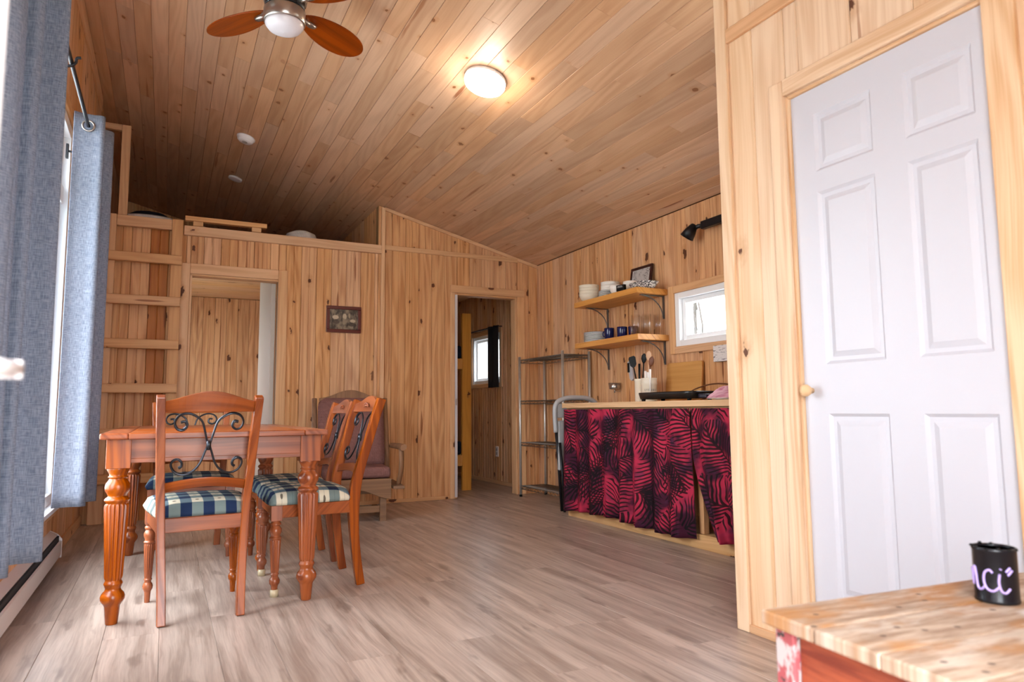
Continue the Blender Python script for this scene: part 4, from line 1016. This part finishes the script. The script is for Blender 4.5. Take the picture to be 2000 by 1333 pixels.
# ------------------------------------------------------------------ wire rack
t = thing('wire_shelving_rack', 'tall chrome wire shelving rack in the corner beyond the counter', 'shelving rack')
X0, X1, Y0, Y1 = 3.062, 3.335, 5.13, 5.94
for xx in (X0, X1):
    for yy in (Y0, Y1):
        mb = MB().tube([(xx, yy, .02), (xx, yy, 1.325)], .0125, 14)
        for k in range(22): mb.tube([(xx, yy, .06+.056*k), (xx, yy, .063+.056*k)], .0134, 12)
        mb.lathe([(1.325, .0125), (1.33, .011), (1.335, .0)], (xx, yy, 0), 12)
        p = mb.obj('post', M_chrome, t); MB().lathe([(0, .014), (.02, .012)], (xx, yy, 0), 12).obj('foot', M_blackp, p)
for z in (1.300, .905, .510, .100):
    mb = MB()
    for zz in (z, z-.028):
        for a, b in (((X0, Y0), (X0, Y1)), ((X1, Y0), (X1, Y1)), ((X0, Y0), (X1, Y0)), ((X0, Y1), (X1, Y1))): mb.tube([(a[0], a[1], zz), (b[0], b[1], zz)], .0032, 6)
    for a, b, n_ in (((X0, Y0), (X0, Y1), 26), ((X1, Y0), (X1, Y1), 26), ((X0, Y0), (X1, Y0), 9), ((X0, Y1), (X1, Y1), 9)):
        mb.tube([(a[0]+(b[0]-a[0])*i/n_, a[1]+(b[1]-a[1])*i/n_, z-(.028 if i % 2 else 0)) for i in range(n_+1)], .002, 5)
    for i in range(1, 32): yy = Y0+(Y1-Y0)*i/32; mb.tube([(X0, yy, z+.003), (X1, yy, z+.003)], .0013, 5)
    for xx in (X0+.09, X1-.09): mb.tube([(xx, Y0, z-.002), (xx, Y1, z-.002)], .0026, 5)
    mb.obj('wire_shelf', M_wire, t)

# ------------------------------------------------------------------ folding chair
t = thing('folding_chair', 'folded grey plastic chair with black legs at the end of the counter', 'chair')
pl = [(2.79, .44)] + [(2.885+.105*math.cos(a), .82+.095*math.sin(a)) for a in [PI-i*PI/16 for i in range(9)]] + [(3.085+.105*math.cos(a), .82+.095*math.sin(a)) for a in [PI/2-i*PI/16 for i in range(9)]] + [(3.18, .44)]
inner = [(2.815, .50), (2.815, .80), (2.86, .875), (3.10, .875), (3.16, .80), (3.16, .50)]
mb = MB().tube(smooth_path([(2.788, 4.79, .64), (2.780, 4.79, .80), (2.800, 4.79, .875), (2.88, 4.79, .91), (2.98, 4.79, .917), (3.09, 4.79, .91), (3.165, 4.79, .875), (3.19, 4.79, .80), (3.19, 4.79, .64)], 6), .019, 12, flat=1.0)
mb.obj('back_frame', M_greyp, t)
MB().box((2.80, 4.782, .755), (3.17, 4.800, .868)).obj('backrest', M_greyp, t, bevel=.008, seg=3)
smooth_box((2.803, 4.775, .34), (3.165, 4.805, .735), 'seat', M_greyp, t, .013, 3)
for s, xx in ((1, 2.79), (-1, 3.188)):
    MB().tube([(xx, 4.79, .66), (xx+s*.025, 4.80, .40), (xx+s*.055, 4.81, .02)], .0125, 10).obj('leg', M_black, t)
    MB().tube([(xx+s*.018, 4.765, .56), (xx+s*.035, 4.758, .30), (xx+s*.045, 4.75, .02)], .011, 10).obj('leg', M_black, t)
MB().tube([(2.835, 4.757, .24), (3.145, 4.757, .24)], .008, 8).tube([(2.835, 4.803, .30), (3.145, 4.803, .30)], .008, 8).obj('cross_bar', M_black, t)

# ------------------------------------------------------------------ hall behind the right doorway
t = thing('bunk_bed', 'pale lumber bunk bed behind the hall doorway', 'bed')
MB().box((2.765, 6.67, 0), (2.865, 6.71, 1.84)).obj('post', M_bunk, t, bevel=.004)
MB().box((2.765, 8.72, 0), (2.865, 8.76, 1.84)).obj('post', M_bunk, t, bevel=.004)
for z in (.25, 1.25):
    MB().box((1.87, 6.672, z), (2.764, 6.708, z+.11)).box((2.80, 6.711, z), (2.84, 8.719, z+.11)).obj('side_rail', M_bunk, t, bevel=.003)
for i, z in enumerate((.30, 1.30)):
    o = smooth_box((1.88, 6.72, z+.065), (2.79, 8.70, z+.20), 'mattress', M_darkcl, None, .03); tag(o, ['dark blue mattress on the lower bunk behind the hall doorway', 'dark blue mattress on the upper bunk behind the hall doorway'][i], 'mattress', 'bunk mattresses')
    MB().box((1.88, 6.72, z+.02), (2.79, 8.70, z+.06)).obj('slat_base', M_bunk, t)
t = thing('hall_curtain', 'narrow black curtain hanging over the small hall window', 'curtain')
def hc(u_, v_): return (KW-.055+.014*math.sin(u_*4*PI), 6.93+.27*u_, 1.775-.70*v_)
MB().grid(hc, 30, 6).obj('panel', plain('black_fabric', '#1b171c', .9), t, solid=.003)
MB().tube([(KW-.055, 6.93, 1.762), (KW-.055, 7.86, 1.762)], .010, 10).obj('rod', M_black, t)
for yy in (6.95, 7.84): MB().bar((KW-.055, yy, 1.762), (KW-.001, yy, 1.762), .012, .012).obj('bracket', M_black, t)
t = thing('sheer_curtain', 'thin white sheer curtain at the left edge of the hall window', 'curtain')
MB().grid(lambda u_, v_: (KW-.05+.01*math.sin(u_*5*PI), 7.73+.09*u_, 1.745-.68*v_), 20, 5).obj('panel', mat_cloth('sheer', '#cfd3de', '#e8ebf2', 200, trans=.4), t, solid=.002)
o = MB().box((KW-.008, 7.05, .30), (KW-.001, 7.12, .415)).obj('hall_outlet', M_white, bevel=.003); tag(o, 'white electrical outlet low on the hall wall', 'outlet')
MB().box((KW-.0095, 7.068, .365), (KW-.0078, 7.102, .395)).box((KW-.0095, 7.068, .32), (KW-.0078, 7.102, .35)).obj('socket', M_greyp, o)

# ------------------------------------------------------------------ ceiling things
slope = Matrix.Rotation(math.atan(CS), 4, 'Y')
def hang(name, label, cat, xx, yy):
    t = thing(name, label, cat, (xx, yy, ceil_z(xx)+.002)); t.rotation_euler = (0, math.atan(CS), 0); return t
t = hang('ceiling_lamp', 'round glowing flush ceiling lamp', 'lamp', 1.60, 3.50)
MB().lathe([(-.0, .120), (-.016, .124), (-.021, .121)], (0, 0, 0), 40).obj('base_ring', M_white, t)
MB().lathe([(-.020, .121), (-.034, .122), (-.052, .114), (-.068, .090), (-.078, .05), (-.081, 0)], (0, 0, 0), 40).obj('diffuser', M_lamp, t)
lamp_obj.location = Vector((1.60, 3.50, ceil_z(1.60))) + Nc*.15
t = hang('smoke_alarm', 'round white smoke alarm on the ceiling nearer the fan', 'smoke alarm', .505, 5.76)
MB().lathe([(0, .072), (-.010, .072), (-.012, .064), (-.030, .062), (-.040, .050), (-.042, 0)], (0, 0, 0), 32).obj('cover', M_white, t)
MB().lathe([(-.0405, .022), (-.0435, .020), (-.0440, 0)], (0, 0, 0), 16).obj('button', M_greyp, t)
t = hang('flat_alarm', 'smaller flat white disc on the dark ceiling above the loft', 'smoke alarm', .515, 6.83)
MB().lathe([(0, .062), (-.014, .062), (-.018, .055), (-.018, 0)], (0, 0, 0), 32).obj('cover', M_white, t)
# fan
FX, FY, FZ = .432, 3.205, 2.715
t = thing('ceiling_fan', 'ceiling fan with oval reddish wooden blades and frosted light', 'ceiling fan', (FX, FY, FZ))
MB().lathe([(ceil_z(FX)-FZ-.0, .075), (ceil_z(FX)-FZ-.04, .070), (ceil_z(FX)-FZ-.075, .035), (.20, .016), (.12, .016), (.11, .05)], (0, 0, 0), 32).obj('canopy', M_steel, t)
MB().lathe([(.125, .03), (.12, .085), (.035, .098), (.018, .098)], (0, 0, 0), 40).obj('motor', M_steel, t)
MB().lathe([(.017, .090), (-.022, .090)], (0, 0, 0), 40).obj('vent_ring', M_black, t)
MB().lathe([(-.023, .088), (-.030, .094), (-.085, .094), (-.090, .088)], (0, 0, 0), 40).obj('light_housing', M_steel, t)
MB().lathe([(-.088, .087), (-.100, .086), (-.118, .072), (-.130, .045), (-.134, 0)], (0, 0, 0), 40).obj('light_globe', plain('frosted_glass', '#d9d5dc', .3), t)
for ad in (35, 124, -55, -145):
    b = bpy.data.objects.new('blade', None); COL.objects.link(b); b.parent = t; b.rotation_euler = (0, 0, math.radians(ad))
    pl = []
    for i in range(40):
        a = 2*PI*i/40; rr = .205; pl.append((.315+rr*math.cos(a), .092*math.sin(a)*(1+.15*math.cos(a))))
    mb = MB(); Mr = Matrix.Rotation(math.radians(-11), 4, 'X')
    mb.prism(pl, (0, 0, 0), (1, 0, 0), (0, 1, 0), (0, 0, -1), .007)
    mb.v = [tuple(Mr @ Vector(v)) for v in mb.v]; mb.obj('blade_panel', M_fanw, b, bevel=.002)
    mb = MB().tube([(.085, 0, -.004), (.13, 0, -.008), (.17, 0, -.012)], [.016, .020, .012], 12, flat=.5)
    mb.lathe([(0, .0), (.0, .020), (.010, .014), (.013, 0)], (0, 0, 0), 18, Matrix.Translation((.165, 0, -.010)) @ Matrix.Rotation(PI, 4, 'X'), squash=(1.9, 1)); mb.obj('blade_arm', M_steel, b)

# ------------------------------------------------------------------ old desk and tin can in the foreground
def mat_worn():
    tt = NT('worn_tabletop', .6, 0, None, .3); P, x, y, z = tt.pos()
    g = tt.noise(tt.xyz(tt.math('MULTIPLY', x, 7), tt.math('MULTIPLY', y, 60)), 1, 5, .65); b = tt.noise(tt.xyz(tt.math('MULTIPLY', x, 3.5), tt.math('MULTIPLY', y, 8)), 1, 4, .6)
    c = tt.mix(tt.ss(g, .35, .65), lin('#866c58'), lin('#b29d8a')); c = tt.mix(tt.math('MULTIPLY', tt.ss(b, .48, .66), .8), c, lin('#a06c38'))
    wn = tt.noise(tt.xyz(tt.math('MULTIPLY', x, 6), tt.math('MULTIPLY', y, 16), 4.), 1, 4, .6); c = tt.mix(tt.math('MULTIPLY', tt.ss(wn, .50, .64), .6), c, lin('#bcb0a4'))
    v = tt.vor(tt.xyz(tt.math('MULTIPLY', x, 9), tt.math('MULTIPLY', y, 11))); c = tt.mix(tt.math('MULTIPLY', tt.ss(v.outputs['Distance'], .035, .07, True), .8), c, lin('#41302a'))
    e = tt.math('ADD', tt.math('POWER', tt.math('DIVIDE', tt.math('SUBTRACT', x, .47), .085), 2), tt.math('POWER', tt.math('DIVIDE', tt.math('ADD', y, .225), .045), 2))
    e = tt.math('ADD', e, tt.math('MULTIPLY', tt.noise(P, 22, 3), .9)); c = tt.mix(tt.math('MULTIPLY', tt.ss(e, .75, 1.5, True), .85), c, lin('#d2cdcb'))
    tt.color(c); tt.bump(g, .35, .002); return tt.m
def mat_paint():
    tt = NT('chipped_paint', .6); P, x, y, z = tt.pos(); n = tt.noise(tt.xyz(x, y, tt.math('MULTIPLY', z, .5)), 26, 4, .6)
    c = tt.mix(tt.ss(n, .50, .58), lin('#9c4a4e'), lin('#aea3a2')); n2 = tt.noise(P, 60, 3); c = tt.mix(tt.ss(n2, .62, .68), c, lin('#3c3634')); tt.color(c); return tt.m
def mat_redboard():
    tt = NT('worn_red_board', .5); P, x, y, z = tt.pos(); n = tt.noise(tt.xyz(tt.math('MULTIPLY', tt.math('ADD', x, y), 5), tt.math('MULTIPLY', z, 60)), 1, 4, .6)
    c = tt.mix(tt.ss(n, .35, .65), lin('#6f2a1a'), lin('#94472c')); tt.color(c); return tt.m
DR = math.radians(-5)
t = thing('old_desk', 'low weathered wooden table with chipped red paint in the right foreground', 'table', (1.0, .976, 0), DR)
MW = mat_worn(); ztop = .45
ys = [0, -.125, -.255, -.385, -.50]
for i, (a, b) in enumerate(zip(ys, ys[1:])): MB().box((0, b+.0008, ztop-.026), (.94, a-.0008, ztop-.0005*(i % 2))).obj('plank', MW, t, bevel=.004)
MPnt = mat_paint(); MRb = mat_redboard()
for sx, sy in ((.033, -.045), (.89, -.055), (.033, -.445), (.89, -.445)): MB().box((sx-.022, sy-.022, 0), (sx+.022, sy+.022, ztop-.027)).obj('leg', MPnt, t, bevel=.003)
MB().box((.024, -.421, ztop-.16), (.044, -.069, ztop-.027)).obj('apron', MRb, t, bevel=.002)
MB().box((.88, -.421, ztop-.16), (.90, -.079, ztop-.027)).obj('apron', MRb, t, bevel=.002)
for yy in (-.065, -.455): MB().box((.057, yy, ztop-.16), (.866, yy+.02, ztop-.027)).obj('apron', MRb, t, bevel=.002)
c_ = Vector((1.437, .803, ztop+.0005))
t = thing('tin_can', 'black tin can with a purple handwritten word on the old table', 'can', c_)
r = .0625; r = .0365
rim = []
mb = MB().lathe([(0, 0), (0, r), (.003, r+.001), (.006, r), (.094, r), (.096, r+.0012), (.100, r+.0012), (.101, r-.001), (.097, r-.0015), (.010, r-.0015), (.008, 0)], (0, 0, 0), 48)
mb.obj('body', plain('black_tin', '#12141b', .25, .2), t)
MB().lathe([(.0965, 0), (.0965, r-.003)], (0, 0, 0), 40).obj('lid', plain('dull_lid', '#77808c', .35, .6), t)
mb = MB()
for k in range(9):
    a = PI*.2+k*PI*.17; mb.lathe([(0, .004), (.003, .003), (.004, 0)], (r*math.cos(a), r*math.sin(a), .099+.002*math.sin(k*2.3)), 8)
mb.obj('rim_tab', M_blackp, t)
# handwriting: drawn as pen strokes wrapped around the can ("nci'")
def stroke(pts, w=.0021): 
    pp = smooth_path([(p[0], 0, p[1]) for p in pts], 6); out = []
    for p in pp:
        a = p.x/r; out.append(((r+.0004)*math.sin(a), -(r+.0004)*math.cos(a), p.z))
    return out, w
mb = MB()
for pts in ([(-.052, .058), (-.044, .050), (-.040, .030), (-.0385, .058), (-.033, .063), (-.030, .050), (-.027, .028), (-.020, .024), (-.012, .032)],
            [(.001, .057), (-.004, .062), (-.012, .056), (-.014, .040), (-.009, .027), (.001, .024), (.010, .032)],
            [(.012, .056), (.010, .040), (.013, .026), (.020, .022), (.028, .030)], [(.0135, .064), (.0145, .066)],
            [(.022, .060), (.030, .068)], [(.025, .054), (.034, .063)]):
    pp, w_ = stroke(pts); mb.tube(pp, w_, 8)
fwd_h = math.atan2(c_.x, c_.y)
o = mb.obj('handwriting', plain('purple_ink', '#b9a3e6', .4), t, label='pale purple handwritten letters nci'); o.rotation_euler = (0, 0, -fwd_h-.16)

# ------------------------------------------------------------------ outside: bare trees and ground
gr = MB().box((-60, -60, -.5), (60, 60, -.4)).obj('ground', plain('snowy_ground', '#9fa39f', .9)); gr['kind'] = 'structure'
def tree(name, label, base, h, seed):
    rnd = random.Random(seed); mb = MB()
    def br(p, d, l, r_, lev):
        q = p + d*l; m_ = p.lerp(q, .5) + Vector((rnd.uniform(-1, 1), rnd.uniform(-1, 1), 0))*l*.05
        mb.tube([p, m_, q], [r_, r_*.8, r_*.6], 6)
        if lev:
            for k in range(4):
                f = rnd.uniform(.35, 1); d2 = (d + Vector((rnd.uniform(-1, 1), rnd.uniform(-1, 1), rnd.uniform(-.1, .6)))*.75).normalized(); br(p.lerp(q, f), d2, l*rnd.uniform(.45, .65), r_*.5, lev-1)
    br(Vector(base), Vector((rnd.uniform(-.06, .06), rnd.uniform(-.06, .06), 1)), h, .06, 3)
    o = mb.obj(name, plain('bark', '#3f3b38', .9)); tag(o, label, 'tree', 'bare trees outside'); return o
tree('bare_tree', 'bare grey tree seen through the kitchen window', (9.5, 10.5, -.4), 4.2, 3)
tree('bare_tree', 'bare grey tree farther off, outside the hall window', (10.5, 22.6, -.4), 5, 5)
tree('bare_tree', 'bare grey tree outside the tall left window', (-4.5, 16, -.4), 6, 8)
